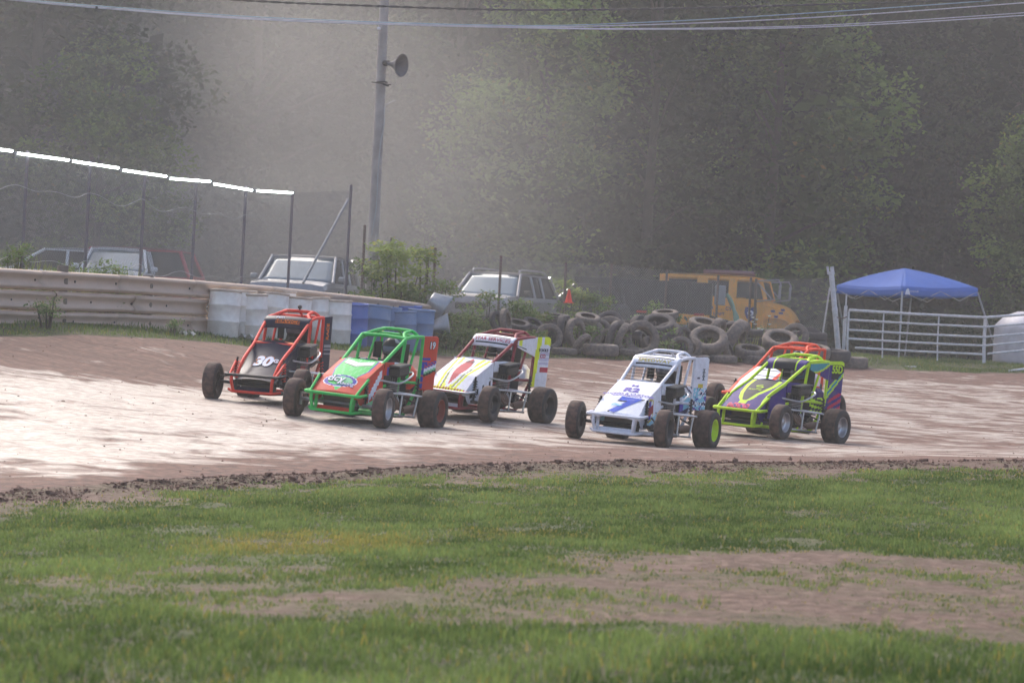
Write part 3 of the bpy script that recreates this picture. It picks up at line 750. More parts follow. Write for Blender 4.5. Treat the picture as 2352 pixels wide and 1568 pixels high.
def car_B():
    P_ = [paint('#d8402a'), M_green, paint('#eceef6'), paint('#2a35a8'), paint('#123a28'), paint('#7fcf9a')]
    def hood(u, v):
        if v < .09: return 0
        cx, cy = (u * .27 + .015) / .2, (v * .83 - .225) / .092
        e = cx * cx + cy * cy
        if e < .55: return 5 if cy > -.1 else 1
        if e < .92: return 3
        if e < 1.05: return 2
        c1 = abs(u) * .36; vv = v - .80 - c1 * .5 + .08
        if v > .70 and 0 < vv < .13 and abs(u) < .62: return 2
        if v > .66 and -.025 < vv <= 0 and abs(u) < .64: return 4
        w = .30 + .44 * min(1, max(0, (v - .1) / .5))
        if v < .38 and abs(u) < (v - .07) * 1.9: return 1
        if v > .30 and abs(u) < w: return 1 if (abs(u) * 9 + v) % 1 > .12 else 5
        if v > .3 and abs(u) < w + .05: return 3
        return 0
    def ht(mb, s):
        write(mb, s, 'dcy', (-.07, .245), .13, 4, .045, .005, -.06, sx=1.15); write(mb, s, 'dcy', (-.07, .247), .13, 2, .02, .008, -.06, sx=1.15)
        write(mb, s, 'Racing', (.075, .185), .075, 3, .03, .005, -.04); write(mb, s, 'Racing', (.075, .187), .075, 2, .0, .008, -.04)
    def side(t, w, s):
        if .45 < t < .95 and abs(w - .25 - (t - .45) * 1.1) < .16 * (1 - abs(t - .7)): return 2
        if w < .10 + .1 * t: return 5
        return 0
    def tail(t, w):
        if .54 < w < .60 and t < .62 or .48 < w < .52 and t < .45: return 3
        d = w - (.36 + .16 * t)
        if -.02 < d < .0 or (.02 < d < .045): return 3
        if -.16 < d < -.02 and t > .25: return 2 if d > -.08 else (4 if d < -.12 else 5)
        if t < .26 and w < .5 and int(w * 40) % 5 != 0: return 3
        return 0
    race_car('B', 'green caged race car with an orange and green nose and orange tail', dict(strut=1, tube=M_green, paints=P_, hood=hood, hood_extra=ht, side=side, boardc=lambda t, w, s: 3 if .1 < t < .3 and w < .6 else (2 if w > .75 and t > .4 else 0), board_x=-.45,
        board_z=.62, tail=tail, tail_text=[('19', (.2, .56), .13, 4, .05, .005), ('19', (.2, .56), .12, 2, .02, .008)], dash=lambda u, v: [2, 3, 1, 4][int(u * 9) % 4], steer=6, axle=M_alu, lip=0,
        rims=[rimB, rimC, rimB, (paint('#8a3f36'), M_black, M_black)], nw=0))
def car_C():
    P_ = [M_white, paint('#e4ee1e'), paint('#b81f3c'), paint('#20232c'), paint('#5d7d2c'), paint('#c8c4dc')]
    def hood(u, v):
        if v < .1 and abs(u) < .95 and v > .03: return 1 if (u * 7) % 1 > .45 else 2
        c = .30 * (1 - ((v - .56) / .42) ** 2) if .16 < v < .98 else -1
        if c > 0 and abs(u) < c * (.55 + .6 * v): return 2
        if c > -.2 and abs(u) < c * (.55 + .6 * v) + .17: return 0
        k = abs(u) - .05 - .42 * v
        if .0 < k < .15: return 1
        if .15 <= k < .22 and v < .6: return 4
        if .28 < k < .40: return 1
        return 0
    race_car('C', 'white race car with yellow stripes, a crimson nose flash and a maroon cage', dict(tube=M_maroon, paints=P_, hood=hood, hood_text=[('22', (0, .70), .085, 3, .02, .006, 0, 1, 1.5)], bumper=M_maroon, bumper_top=M_chrome,
        side=lambda t, w, s: 3 if (int(t * 14) % 3 == 0 and .3 < w < .5 and t > .2) else 0, side_text=[('22x', (.2, .30), .10, 5, .02, .005)], boardc=lambda t, w, s: 2 if t > .9 else 0, board_x=-.36, board_z=.64,
        visor=lambda u, v: 3 if (.22 < v < .26 or .74 < v < .78) and abs(u) < .8 else 0, visor_text=[('STAR SERVICES', (0, .118), .085, 2, .0, .005, 0, 1, .92)],
        sail=lambda t, w: 1 if (.08 < t < .25 and w > .3) else (3 if .18 < w < .24 and t < .5 else 0), tail=lambda t, w: 1 if abs(t - .12 - .2 * w) < .13 or (w > .86 and t > .6) else (5 if .45 < w < .75 and int(w * 30) % 3 and t > .4 else (2 if .3 < w < .4 and t > .5 else 0)),
        tail_text=[('TOOLS', (.19, .50), .06, 3, .01, .006), ('CO', (.19, .42), .07, 2, .02, .006)], steer=6, rims=[rimB, (M_black, M_black, M_steel), rimB, (M_black, M_black, M_steel)], nw=1))
def car_D():
    P_ = [paint('#eef0fa'), paint('#1c56d0'), paint('#5648b4'), paint('#16181f'), paint('#8fd0e6'), paint('#d8c23a'), paint('#9c2338'), paint('#241c56')]
    def side(t, w, s):
        e = ((t - .52) / .16) ** 2 + ((w - .52) / .40) ** 2
        if s > 0 and e < 1:
            if abs(w - .52) < .13: return 6
            return 5 if e > .72 else (2 if abs(t - .52) < .06 else 0)
        if w < .2 and t > .3: return 4
        return 0
    def tail(t, w):
        if w > .42: return 5 if .42 < w < .50 and abs(t - .55) < .16 else 0
        k = vnoise(np.array([t * 3.]), np.array([w * 9.]), 2.2, 77)[0]
        return 2 if k > .35 else (4 if k > -.1 else (0 if k > -.3 else 7))
    def ht(mb, s):
        write(mb, s, '7', (0, .17), .33, 3, .075, .003, sx=1.35, shear=.25); write(mb, s, '7', (0, .175), .32, 1, .055, .008, sx=1.35, shear=.25); write(mb, s, '~', (-.04, .185), .22, 4, .01, .009)
    race_car('D', 'white caged race car with a blue 7 on its nose', dict(tube=M_white, lower=M_white, paints=P_, hood=lambda u, v: 0, hood_extra=ht,
        hood_text=[('R2', (0, .53), .16, 2, .045, .005, 0, 1, 1.1), ('RACING & CUSTOM', (0, .41), .07, 2, .02, .005), ('PERFORMANCE', (0, .355), .055, 2, .02, .005), ('M', (0, .66), .08, 2, .01, .005, 0, 1, 1.6)],
        side=side, boardc=lambda t, w, s: (7 if (t * 9 + w * 3) % 2 > 1.2 else 0) if t > .55 else 0, rearc=lambda t, w: 7 if w < .3 else (4 if t > .3 else (2 if w < .7 else 0)), board_z=.64,
        visor=lambda u, v: 3 if (.24 < v < .28 or .74 < v < .78) and abs(u) < .8 else 0, visor_text=[('SPEEDWAY', (0, .115), .085, 5, .0, .005, 0, 1, 1.0)],
        tail=tail, tail_text=[('HHH', (.22, .46), .07, 3, .01, .006, -PI / 2), ('oo', (.12, .42), .05, 7, .0, .006)], sidez=.16,
        steer=7, rims=[rimB, rimB, rimB, (M_lime, M_chrome, M_chrome)], nw=5, tankc=4, bumper=M_white))
def car_E():
    P_ = [paint('#33207e'), M_lime, paint('#23262e'), paint('#2f9aa8'), paint('#c81c4c'), paint('#e4e6f0'), paint('#f07a1e'), paint('#d84c8c')]
    def hood(u, v):
        c = .60 * math.sqrt(max(0, min(1, (v - .22) / .55)))
        if v > .22 and abs(u) < c: return 2
        if v > .16 and abs(u) < c + .19 and (v > .22 or abs(u) < .34): return 1
        if abs(u) > .92: return 1
        if v < .15 and abs(u + .1) < .55: return 7 if (u * 6 + v * 20) % 2 > .8 else 0
        return 0
    def tail(t, w):
        d = w - .25 - .55 * t
        if w > .93: return 1
        if w > .62 and t > .25 and d > .0: return 2
        if abs(d) < .10: return 3 if abs(d) < .04 and .25 < w < .9 else 1
        if d < -.2 and ((w - t * .25) * 14) % 2 > 1 and w < .35 and t > .2: return 4
        return 0
    race_car('E', 'purple and black race car with lime tubing and lime striping', dict(strut=.8, open_tubes=1, tube=M_lime, paints=P_, hood=hood, hood_text=[('S', (.02, .56), .16, 1, .0, .006, .5, 1, 1.7), ('Racing', (0, .46), .07, 1, .0, .006, .1), ('BOLD', (-.02, .07), .10, 4, .02, .006, 0, 1, 1.2)],
        side=lambda t, w, s: 1 if w > .94 else 0, boardc=lambda t, w, s: 0, board_x=-.35, board_z=.64, rearc=lambda t, w: 1 if (w * 6 + t * 3) % 2 > 1.1 else 2,
        visor=lambda u, v: 1 if .52 < abs(u) < .62 else (0 if abs(u) > .62 else 2), sail=lambda t, w: 1 if w > .88 or abs(w - t * 1.1 + .25) < .07 else (3 if w > t * 1.1 - .3 else (6 if .2 < t < .55 and w < .35 else 0)),
        tail=tail, tail_text=[('55D', (.19, .56), .15, 1, .03, .006, 0, 1, .8)], lip=2, tankc=0, steer=4, rims=[rimB, rimC, rimB, rimC], nw=2))
def car_F():
    P_ = [M_white, M_orange, paint('#23262e')]
    race_car('F', 'orange caged white race car half hidden behind the purple car', dict(tube=M_orange, paints=P_, hood=lambda u, v: 1 if abs(u) > .8 else 0, side=lambda t, w, s: 0, boardc=lambda t, w, s: 1, board_x=-.4,
        steer=4, rims=[rimB, rimB, rimB, rimB], nw=0))
for f in (car_A, car_B, car_C, car_D, car_E, car_F): f()
S1 = mat('black racing suit', '#17181c', .8, dirt=.15); S2 = mat('dark grey racing suit', '#2a2b31', .8, dirt=.15)
driver('A', 'driver in a dark suit and black helmet in the red caged car', S1, paint('#15161c'), paint('#b02a6a'))
driver('B', 'driver in a black suit and grey visored helmet in the green caged car', S1, paint('#23242b'), paint('#a8a9b4'))
driver('C', 'driver in a black helmet in the white car with yellow stripes', S2, paint('#1c1e24'), paint('#4a4c54'))
driver('D', 'driver in a black helmet in the white car numbered 7', S2, paint('#1e1f26'), paint('#5a5b62'))
driver('E', 'driver in a multicoloured helmet in the purple car', S1, paint('#2f6f9a'), paint('#f07a1e'))
driver('F', 'driver in a dark helmet in the orange caged car', S1, paint('#23242b'), paint('#e8e9f2'))

# ------------------------------------------------------------------ guardrail and barrels
M_rail = mat('dusty galvanised rail', '#bda695', .65, .1, dirt=.55, dcol='#c4aa97', nscale=2.5, var=.14, bump=.15, bscale=6)
M_galv = mat('galvanised steel', '#a7a9ad', .45, .55, dirt=.2, dcol='#8f8478')
M_wood = mat('weathered timber', '#6f635a', .9, var=.25, nscale=5, bump=.3)
RAIL = [(-260, 600, 31.6), (-90, 611, 33.3), (82, 621, 35), (268, 631, 37), (436, 643, 38.9), (620, 658, 41), (790, 676, 43.2), (905, 688, 45), (988, 700, 46.4)]
rail_pts = [P(*q) for q in RAIL]
root = empty('guardrail', rail_pts[3], label='long dusty corrugated steel guardrail in three stacked rows behind the barrels', cat='guardrail')
WP = [(0, 0), (.03, -.004), (.074, -.030), (.082, -.050), (.074, -.070), (.022, -.112), (.016, -.155), (.022, -.198), (.074, -.240), (.082, -.260), (.074, -.280), (.03, -.306), (0, -.31)]
def beam(mb, a, b, dz, th=.005, out=0.0, wob=0.0):
    d = (b - a); d2 = Vector((d.x, d.y, 0)).normalized(); nrm = Vector((d2.y, -d2.x, 0))
    if nrm.y > 0: nrm = -nrm
    n = 8; vs = []
    for i in range(n + 1):
        p = a + d * (i / n)
        for o, z in WP: vs.append(p + nrm * (o + out) + Vector((0, 0, z - dz + wob * math.sin(i * 1.7 + z * 9))))
    m = len(WP); fs = [(i * m + k, (i + 1) * m + k, (i + 1) * m + k + 1, i * m + k + 1) for i in range(n) for k in range(m - 1)]
    mb.add(vs, fs, 0, True)
inv = root.matrix_world.inverted()
def localise(o, r):
    o.location = -Vector(r.location)
    return o
for row in range(3):
    for i in range(len(rail_pts) - 1):
        if row == 2 and i > 5: continue
        a, b = rail_pts[i].copy(), rail_pts[i + 1].copy(); sh = (b - a) * (.22 * (row % 2))
        a += sh * (i > 0); b += sh * .9
        mb = MB(); beam(mb, a, b + (b - a) * .04, row * .335, out=.004 * (i % 2) + .003 * row, wob=.001 + .002 * row)
        for f in (.02, .5):
            c = a + (b - a) * f; mb.lathe([(.001, -.03), (.016, -.028), (.02, -.0)], 8, 'y', (c.x - .02, c.y - .07, c.z - .155 - row * .335), 1)
        o = mb.build('rail_beam', [M_rail, M_steel], root, .005); localise(o, root)
for f, hgt in ((.40, .13), (1.05, .06), (2.3, .1), (3.4, .02), (4.5, .0), (5.6, .0), (6.6, -.02), (7.6, 0)):
    i = int(f); p = rail_pts[i].lerp(rail_pts[i + 1], f - i); g = gz(p.x, p.y + .15)
    mb = MB(); mb.lathe([(.001, g - p.z - .2), (.10, g - p.z - .2), (.098, hgt), (.09, hgt + .01), (.001, hgt + .012)], 14, 'z', (p.x, p.y + .13, p.z))
    localise(mb.build('wooden_post', M_wood, root), root)
# flared end shoes
for (px, py, y, rz, s, lab) in ((1004, 699, 46.3, .5, 1.0, 'upper flared silver end piece of the guardrail, twisted upward'), (1012, 752, 46.1, -.2, .9, 'lower flared silver end piece lying bent beyond the last blue barrel')):
    c = P(px, py, y); mb = MB()
    def fl(u, v):
        w = .18 + .14 * v; z = (u - .5) * 2 * w; x = v * .42
        return c + Matrix.Rotation(rz, 3, 'Y') @ Vector(((x - .2) * s, -.10 * math.cos((u - .5) * 6) * (1 - v) - .1 * v * math.sin(u * 3), z * s))
    mb.grid(fl, 14, 10); mb.build('rail_end_shoe', M_galv, None, .006)
    tag(bpy.data.objects[[o.name for o in bpy.data.objects if o.name.startswith('rail_end_shoe')][-1]], lab, 'rail end', 'flared guardrail ends')

M_wb = mat('white plastic barrel', '#f3eee8', .5, dirt=.26, dcol='#b09a88', nscale=3.2)
M_rim = mat('tan scuffed barrel rim', '#cdbdae', .6, dirt=.5, dcol='#9a7f6c', nscale=4)
M_bb = mat('blue plastic barrel', '#3a5fb4', .45, dirt=.2, dcol='#7d8ba6', nscale=2.2)
M_bb2 = mat('faded slate blue barrel', '#5a7ba8', .5, dirt=.3, dcol='#8a94a2', nscale=2.2)
M_br = mat('brown barrel', '#5d5552', .7, dirt=.3, nscale=2.2)
def barrel_mesh(m):
    e = MB(); prof = [(.001, 0), (.265, 0), (.285, .02), (.288, .27), (.300, .285), (.300, .30), (.288, .315), (.289, .57), (.301, .585), (.301, .60), (.289, .615), (.287, .85)]
    e.lathe(prof, 32); e.lathe([(.287, .85), (.28, .85), (.276, .3), (.001, .28)], 32)
    return e
def barrel(x, y, z, m, label, grp, tilt, az):
    r = empty('barrel', (x, y, z), az, label, 'barrel', grp); r.rotation_euler = (tilt[0], tilt[1], az)
    k0 = 'w' if m is M_wb else 'b'; barrel_mesh(m).build('shell', m, r)
    MB().lathe([(.286, .835), (.300, .838), (.303, .86), (.298, .878), (.284, .88), (.278, .86)], 32, closed=True).build('rim', M_rim if k0 == 'w' else m, r)
    return r
EDG = [549, 585, 615, 636, 659, 684, 711, 737, 761, 808, 847, 865, 894, 920, 962, 972, 995]
KIND = ['w'] * 10 + ['b', 'r', 's', 's', 's', 'b', 's']
ORD = ['first', 'second', 'third', 'fourth', 'fifth', 'sixth', 'seventh', 'eighth', 'ninth', 'tenth']
nb = {'w': 0, 'b': 0}
for i, (e, k) in enumerate(zip(EDG, KIND)):
    d = 39.3 + (i / 16) * 5.9 + (-.18 if i in (9, 10) else (.34 if i % 2 else 0)) + (.22 if i in (3, 11, 15) else 0); S = FPX / d
    c = P(e - .29 * S, 720, d); g = gz(c.x, c.y)
    if k == 'w': lab = f'{ORD[nb["w"]]} white plastic barrel from the left end of the barrel row'; nb['w'] += 1; grp = 'white barrels along the guardrail'; m = M_wb
    elif k == 'r': lab = 'single dark brown barrel between the blue barrels'; grp = 'barrels along the guardrail'; m = M_br
    else:
        lab = f'{"bright" if k == "b" else "faded"} blue plastic barrel, {ORD[nb["b"]]} of the blue ones from the left'; nb['b'] += 1; grp = 'blue barrels along the guardrail'; m = M_bb if k == 'b' else M_bb2
    barrel(c.x, c.y, g - .02 + random.uniform(-.035, .03), m, lab, grp, (random.uniform(-.06, .08), random.uniform(-.03, .08)), random.uniform(0, 6))

# ------------------------------------------------------------------ chain link fences
M_wire = mat('galvanised wire', '#97979a', .5, .4)
M_post = mat('steel fence post', '#6c6a78', .6, .4, dirt=.3)
M_post2 = mat('rusty fence post', '#5c4c48', .8, .1, dirt=.3)
def mesh_panel(mb, a, b, h, pitch, slope, r, sag=0):
    """diamond wire mesh between two ground points, each (point, height)"""
    d = Vector((b.x - a.x, b.y - a.y, 0)); L = d.length; ux = d / L; nrm = Vector((ux.y, -ux.x, 0))
    H = max(h[0], h[1]); vs = []; fs = []
    def pt(s, t, o):
        f = s / L; base = a.z + (b.z - a.z) * f; hh = h[0] + (h[1] - h[0]) * f + sag * math.sin(f * PI * 3) * .5 + sag * math.sin(f * PI * 7 + 1)
        return Vector((a.x, a.y, base)) + ux * s + nrm * o + Vector((0, 0, t * hh))
    W_ = H / slope
    k = -W_
    while k < L:
        for sg in (1, -1):
            s0, s1 = (k, k + W_) if sg > 0 else (k + W_, k); t0, t1 = 0., 1.
            def cl(s, t):
                return s, t
            # clip to 0..L
            def clip(sa, ta, sb_, tb_):
                if sa < 0: ta += (0 - sa) / (sb_ - sa) * (tb_ - ta); sa = 0
                if sa > L: ta += (L - sa) / (sb_ - sa) * (tb_ - ta); sa = L
                return sa, ta
            A = clip(s0, t0, s1, t1); B = clip(s1, t1, s0, t0)
            if (s0 < 0 and s1 < 0) or (s0 > L and s1 > L): continue
            nseg = 3; pa = [(A[0] + (B[0] - A[0]) * q / nseg, A[1] + (B[1] - A[1]) * q / nseg) for q in range(nseg + 1)]
            o = len(vs)
            for s_, t_ in pa:
                p = pt(s_, t_, .004 * sg)
                vs += [p + nrm * r, p + ux * r * .87 - nrm * r * .5, p - ux * r * .87 - nrm * r * .5]
            for q in range(nseg):
                for j in range(3): fs.append((o + q * 3 + j, o + q * 3 + (j + 1) % 3, o + q * 3 + 3 + (j + 1) % 3, o + q * 3 + 3 + j))
        k += pitch
    mb.add(vs, fs)
M_wire_d = mat('weathered dark wire', '#77757a', .6, .3)
def fence(name, label, posts, pitch, slope, r, pr, pmat, sag, wm=None):
    """posts: list of (px, py_top, depth, extra post height)"""
    rt = empty(name, (0, 0, 0), label=label, cat='fence'); tops = [P(q[0], q[1], q[2]) for q in posts]
    base = [Vector((t.x, t.y, gz(t.x, t.y))) for t in tops]; rt.location = base[len(base) // 2]; off = rt.location
    for i, (t, b_) in enumerate(zip(tops, base)):
        if posts[i][3] is None: continue
        m = MB().tube([b_ - Vector((0, 0, .1)), t + Vector((0, 0, posts[i][3]))], pr, 10); m.ball(t + Vector((0, 0, posts[i][3])), pr * 1.15, n=6)
        localise(m.build('post', pmat, rt), rt)
    for i in range(len(tops) - 1):
        m = MB(); mesh_panel(m, base[i] + Vector((0, -.05, .03)), base[i + 1] + Vector((0, -.05, .03)), (tops[i].z - base[i].z - .03, tops[i + 1].z - base[i + 1].z - .03), pitch, slope, r, sag)
        localise(m.build('wire_mesh', wm or M_wire, rt), rt)
    return rt, tops, base
tall = [(-190, 322, 32.4, 0), (-60, 338, 34.4, 0), (63, 351, 36.2, 0), (207, 374, 38.0, 0), (333, 395, 39.6, 0), (451, 413, 41.2, 0), (565, 430, 42.8, 0), (672, 444, 44.4, 0), (806, 438, 46.6, .1)]
rt, ttops, tbase = fence('tall_fence', 'tall chain link catch fence with thin posts behind the guardrail', tall, .052, 1.7, .0022, .03, M_post, .0, M_wire_d)
# brace and loose wire strands
a = P(696, 650, 45.2); b = P(800, 458, 46.5); localise(MB().tube([a, b], .028).build('brace', M_galv, rt), rt)
for f, amp in ((.80, .05), (.36, .06)):
    pts = []
    for i in range(len(ttops) - 1):
        for k in range(6):
            t = k / 6; top = ttops[i].lerp(ttops[i + 1], t); bs = tbase[i].lerp(tbase[i + 1], t); pts.append(bs.lerp(top, f) + Vector((0, -.08, amp * math.sin(k * 1.3 + i * 2.1) - .10 * math.sin(PI * t))))
    localise(MB().tube(smooth(pts[:-8], 3), .0045, 5).build('strand_wire', M_galv, rt), rt)
low = [(806, 500, 46.6, None), (838, 520, 47.0, 0), (900, 548, 47.4, 0), (1000, 572, 48.2, 0), (1151, 590, 49.4, 0), (1300, 606, 50.5, 0), (1405, 608, 51.3, 0), (1532, 622, 52.4, 0), (1650, 634, 53.3, 0), (1725, 640, 53.8, 0), (1905, 640, 55.2, None)]
fence('chain_link_fence', 'low sagging chain link fence with rusty posts behind the tyre pile', low, .075, 1.0, .0028, .03, M_post2, .012)
# second support pole beside a fence post and the crooked white end post
c = P(1739, 640, 53.7); MB().tube([(c.x, c.y, gz(c.x, c.y) - .1), (c.x - .02, c.y, c.z)], .035).build('timber_stake', M_wood)
tag(bpy.data.objects['timber_stake'], 'thin pale timber stake tied beside a rusty fence post in front of the yellow truck', 'stake')
M_wpost = mat('white painted steel post', '#cfd0d6', .5, dirt=.25, dcol='#8d7a70')
t_, b_ = P(1908, 612, 55), P(1926, 800, 55); r0 = empty('gate_post', b_, label='thick leaning white post at the end of the chain link fence', cat='post')
v = t_ - b_; MB().tube([Vector((.02, 0, -.2)), v * .45, v * .94], .07, 14).tube([v * .45, v * .455, v * .49], .077, 14).build('shaft', M_wpost, r0)
MB().tube([v * .90 + Vector((-.075, 0, 0)), v + Vector((-.085, 0, 0))], .032).tube([v * .9 + Vector((.035, 0, 0)), v + Vector((.03, 0, .0))], .05, 8).build('hinge_bracket', M_wpost, r0)
MB().tube([P(1906, 660, 55.3) - b_, P(1890, 765, 55.6) - b_], .022).build('brace', M_wpost, r0)

# ------------------------------------------------------------------ light tubes on the fence
M_tube = bpy.data.materials.new('lit fluorescent tube'); M_tube.use_nodes = True; bs = M_tube.node_tree.nodes['Principled BSDF']
bs.inputs['Emission Color'].default_value = (.88, 1, .93, 1); bs.inputs['Emission Strength'].default_value = 14; bs.inputs['Base Color'].default_value = (.8, .8, .8, 1)
TB = [(-22, 341, 27, 347), (38, 352, 157, 368), (165, 370, 271, 386), (281, 391, 381, 405), (389, 410, 482, 417), (489, 422, 578, 437), (588, 438, 671, 443)]
for i, (x0, y0, x1, y1) in enumerate(TB):
    dep = lambda px: np.interp(px, [q[0] for q in tall], [q[2] for q in tall]) - .12
    a, b = P(x0, y0, dep(x0)), P(x1, y1, dep(x1)); c = (a + b) / 2
    r = empty('tube_light', c, label=f'{ORD[i]} lit white tube light from the left on top of the tall fence', cat='light', group='tube lights along the tall fence')
    MB().tube([a - c, b - c], .020, 12).build('lamp_tube', M_tube, r)
    e = MB(); d = (b - a).normalized()
    for q, s in ((a, -1), (b, 1)): e.tube([q - c, q - c + d * s * .05], .026, 10)
    e.tube([a - c + Vector((0, .03, -.02)), b - c + Vector((0, .03, -.02))], .012, 5); e.build('tube_holder', M_galv, r)

# ------------------------------------------------------------------ utility pole, horn, cables
M_pole = mat('grey weathered utility pole', '#a39a96', .9, var=.2, nscale=3, bump=.25, bscale=12)
pb, pt = P(851, 690, 48), P(886, -60, 48); pb.z = gz(pb.x, pb.y) - .2
r = empty('utility_pole', pb, label='tall grey wooden utility pole behind the guardrail', cat='pole'); v = pt - pb
MB().tube([v * (k / 12) for k in range(13)], [.135 - .035 * k / 12 for k in range(13)], 18).build('shaft', M_pole, r)
w = [P(x, y, 47.84) - pb for x, y in ((852, 545), (864, 480), (868, 400), (874, 330), (882, 290), (884, 247), (893, 238), (908, 231))]
MB().tube(smooth(w, 4), .012, 6).build('conduit_wire', M_galv, r)
w = P(876, 192, 47.8) - pb; MB().tube([w + Vector((-.22, 0, .02)), w + Vector((.22, 0, -.02))], .012).tube([w + Vector((.05, 0, 0)), w + Vector((.16, -.1, -.05))], .03).lathe([(.125, -.02), (.13, -.02), (.13, .02), (.125, .02)], 16, 'z', w + Vector((0, .16, .04)), closed=True).build('pole_bracket', M_steel, r)
w = P(870, 66, 47.8) - pb; MB().bbox(w, (.08, .06, .05), .01).build('insulator', M_white, r)
c = P(862, 578, 47.75); r = empty('meter_box', c, label='small pale grey metal box with a cover fixed low on the utility pole', cat='electric box')
MB().bbox((0, 0, 0), (.19, .14, .42), .015).tube([(0, .02, .2), (-.01, .02, .38)], .02).build('box', mat('pale grey box', '#a3a09c', .5, dirt=.15), r); MB().bbox((.02, -.08, .02), (.13, .02, .30), .006).build('cover', mat('box cover', '#8f8c88', .5), r)
# horn loudspeaker (bell about half a metre across)
c = P(886, 146, 47.9); r = empty('horn_speaker', c, label='grey horn loudspeaker mounted high on the utility pole', cat='loudspeaker'); r.scale = (.88, .88, .88)
R = Matrix.Rotation(math.radians(-32), 3, 'Z') @ Matrix.Rotation(math.radians(7), 3, 'Y')
prof = [(.045 + .235 * (t / 14) ** 2.1, .0 + .46 * t / 14) for t in range(15)]
MB().lathe(prof + [(.295, .46), (.295, .475), (.275, .47)] + [(rr - .008, hh) for rr, hh in prof[::-1]], 32, 'x', (.03, 0, 0), rot=R).build('horn', mat('grey horn', '#55565e', .5, dirt=.2), r)
MB().lathe([(.001, -.12), (.06, -.12), (.07, -.08), (.07, .02), (.045, .04)], 20, 'x', (.02, 0, 0), rot=R).tube([(-.05, 0, .0), (.02, 0, .06), (.1, 0, .06)], .015).build('driver_unit', M_steel, r)
MB().lathe([(.001, .10), (.05, .11), (.07, .2), (.001, .24)], 16, 'x', (.03, 0, 0), rot=R).build('reentrant_cone', M_steel, r)
# overhead cables
def cable(lab, pts, r, m, depth=46.5, tw=0):
    p = smooth([P(x, y, depth) for x, y in pts], 14); mb = MB()
    if tw:
        for ph in (0, PI):
            mb.tube([q + Vector((0, math.cos(i * .8 + ph) * tw, math.sin(i * .8 + ph) * tw)) for i, q in enumerate(smooth([P(x, y, depth) for x, y in pts], 40))], r, 5)
    else: mb.tube(p, r, 6)
    return tag(mb.build('power_cable', m), lab, 'cable', 'overhead cables strung across the picture')
M_cab = mat('pale grey cable', '#b0b2c2', .5); M_cabk = mat('black cable', '#26262b', .6); M_cabb = mat('blue grey cable', '#7f9fb4', .5)
cable('thick black twisted cable, topmost across the picture', [(-900, -240), (-300, -95), (200, -32), (540, 0), (850, 14), (1170, 23), (1500, 21), (1850, 12), (2330, -2), (2700, -20), (3300, -70)], .013, M_cabk, 46.2, .014)
cable('pale blue grey overhead cable ending highest on the right', [(-900, -170), (-200, -27), (0, -6), (222, 14), (640, 42), (1170, 59), (1500, 51), (1900, 28), (2352, -4), (2600, -28), (3300, -130)], .010, M_cabb, 46.5)
cable('bright white overhead cable just above the lowest pair on the right', [(-900, -168), (-200, -25), (0, -4), (222, 17), (640, 45), (1170, 61), (1500, 57), (1900, 39), (2352, 7), (2600, -14), (3300, -100)], .011, M_cab, 46.7)
cable('lower pale cable of the close pair on the right', [(-900, -166), (-200, -23), (0, -2), (222, 19), (640, 48), (1170, 64), (1500, 68), (1900, 62), (2352, 36), (2600, 18), (3300, -60)], .011, M_cab, 46.9)
cable('upper pale cable of the close pair on the right', [(-900, -167), (-200, -24), (0, -3), (222, 18), (640, 46), (1170, 62), (1500, 66), (1900, 58), (2352, 30), (2600, 12), (3300, -66)], .009, M_cab, 47.1)
c = P(222, 18, 46.6); tag(MB().bbox(c, (.05, .04, .09), .01).build('cable_clamp', M_cabk), 'small black clamp hanging on the pale cables near the left corner', 'clamp')
for (px, py, y, lab) in ((430, 771, 36.9, 'crumpled white paper on the verge in front of the guardrail'), (566, 776, 38.4, 'small pale scrap of litter on the grass below the white barrels')):
    p = hit(px, py, 30, 45); m = MB().grid(lambda u, v: Vector(((u - .5) * .24 + .03 * math.sin(v * 9), (v - .5) * .18, .05 + .045 * math.sin(u * 11 + v * 7) * math.cos(v * 8))), 8, 7, smooth=False)
    o = m.build('litter', mat('scrap paper', '#c9c2b8', .8), None, .003); o.location = (p.x, p.y, gz(p.x, p.y)); tag(o, lab, 'litter')
# ------------------------------------------------------------------ tyre pile
M_ty = [mat('old dusty tyre', '#57504d', .9, dirt=.6, dcol='#8a7a6e', nscale=2.5, bump=.3, bscale=14), mat('old dark tyre', '#39363a', .9, dirt=.4, dcol='#6a5e57', nscale=2.5, bump=.3, bscale=14)]
def tyre_mesh(w, m, ri, ch):
    """outer radius 1, treaded"""
    mb = MB(); n = 44; prof = [(ri, -w * .42), (ri + .1, -w * .5), (.82, -w * .52), (.93, -w * .47), (.975, -w * .40), (1, -w * .2), (.995, 0), (1, w * .2), (.975, w * .40), (.93, w * .47), (.82, w * .52), (ri + .1, w * .5), (ri, w * .42), (ri + .03, w * .34), (.86, w * .36), (.90, 0), (.86, -w * .36), (ri + .03, -w * .34)]
    vs = []; k = len(prof)
    for a in range(n):
        t = 2 * PI * a / n
        for i, (r, h) in enumerate(prof):
            rr = r - (.022 * ch if (3 <= i <= 9 and (a + (i > 6)) % 2) else 0); vs.append((rr * math.cos(t), rr * math.sin(t), h))
    fs = [(a * k + i, ((a + 1) % n) * k + i, ((a + 1) % n) * k + (i + 1) % k, a * k + (i + 1) % k) for a in range(n) for i in range(k)]
    mb.add(vs, fs, 0, True); o = mb.build('tyre', m); me = o.data; bpy.data.objects.remove(o); return me
TM = [tyre_mesh(.60, M_ty[0], .56, 1), tyre_mesh(.62, M_ty[1], .56, 1), tyre_mesh(.48, M_ty[0], .58, .7), tyre_mesh(.48, M_ty[1], .58, .7)]
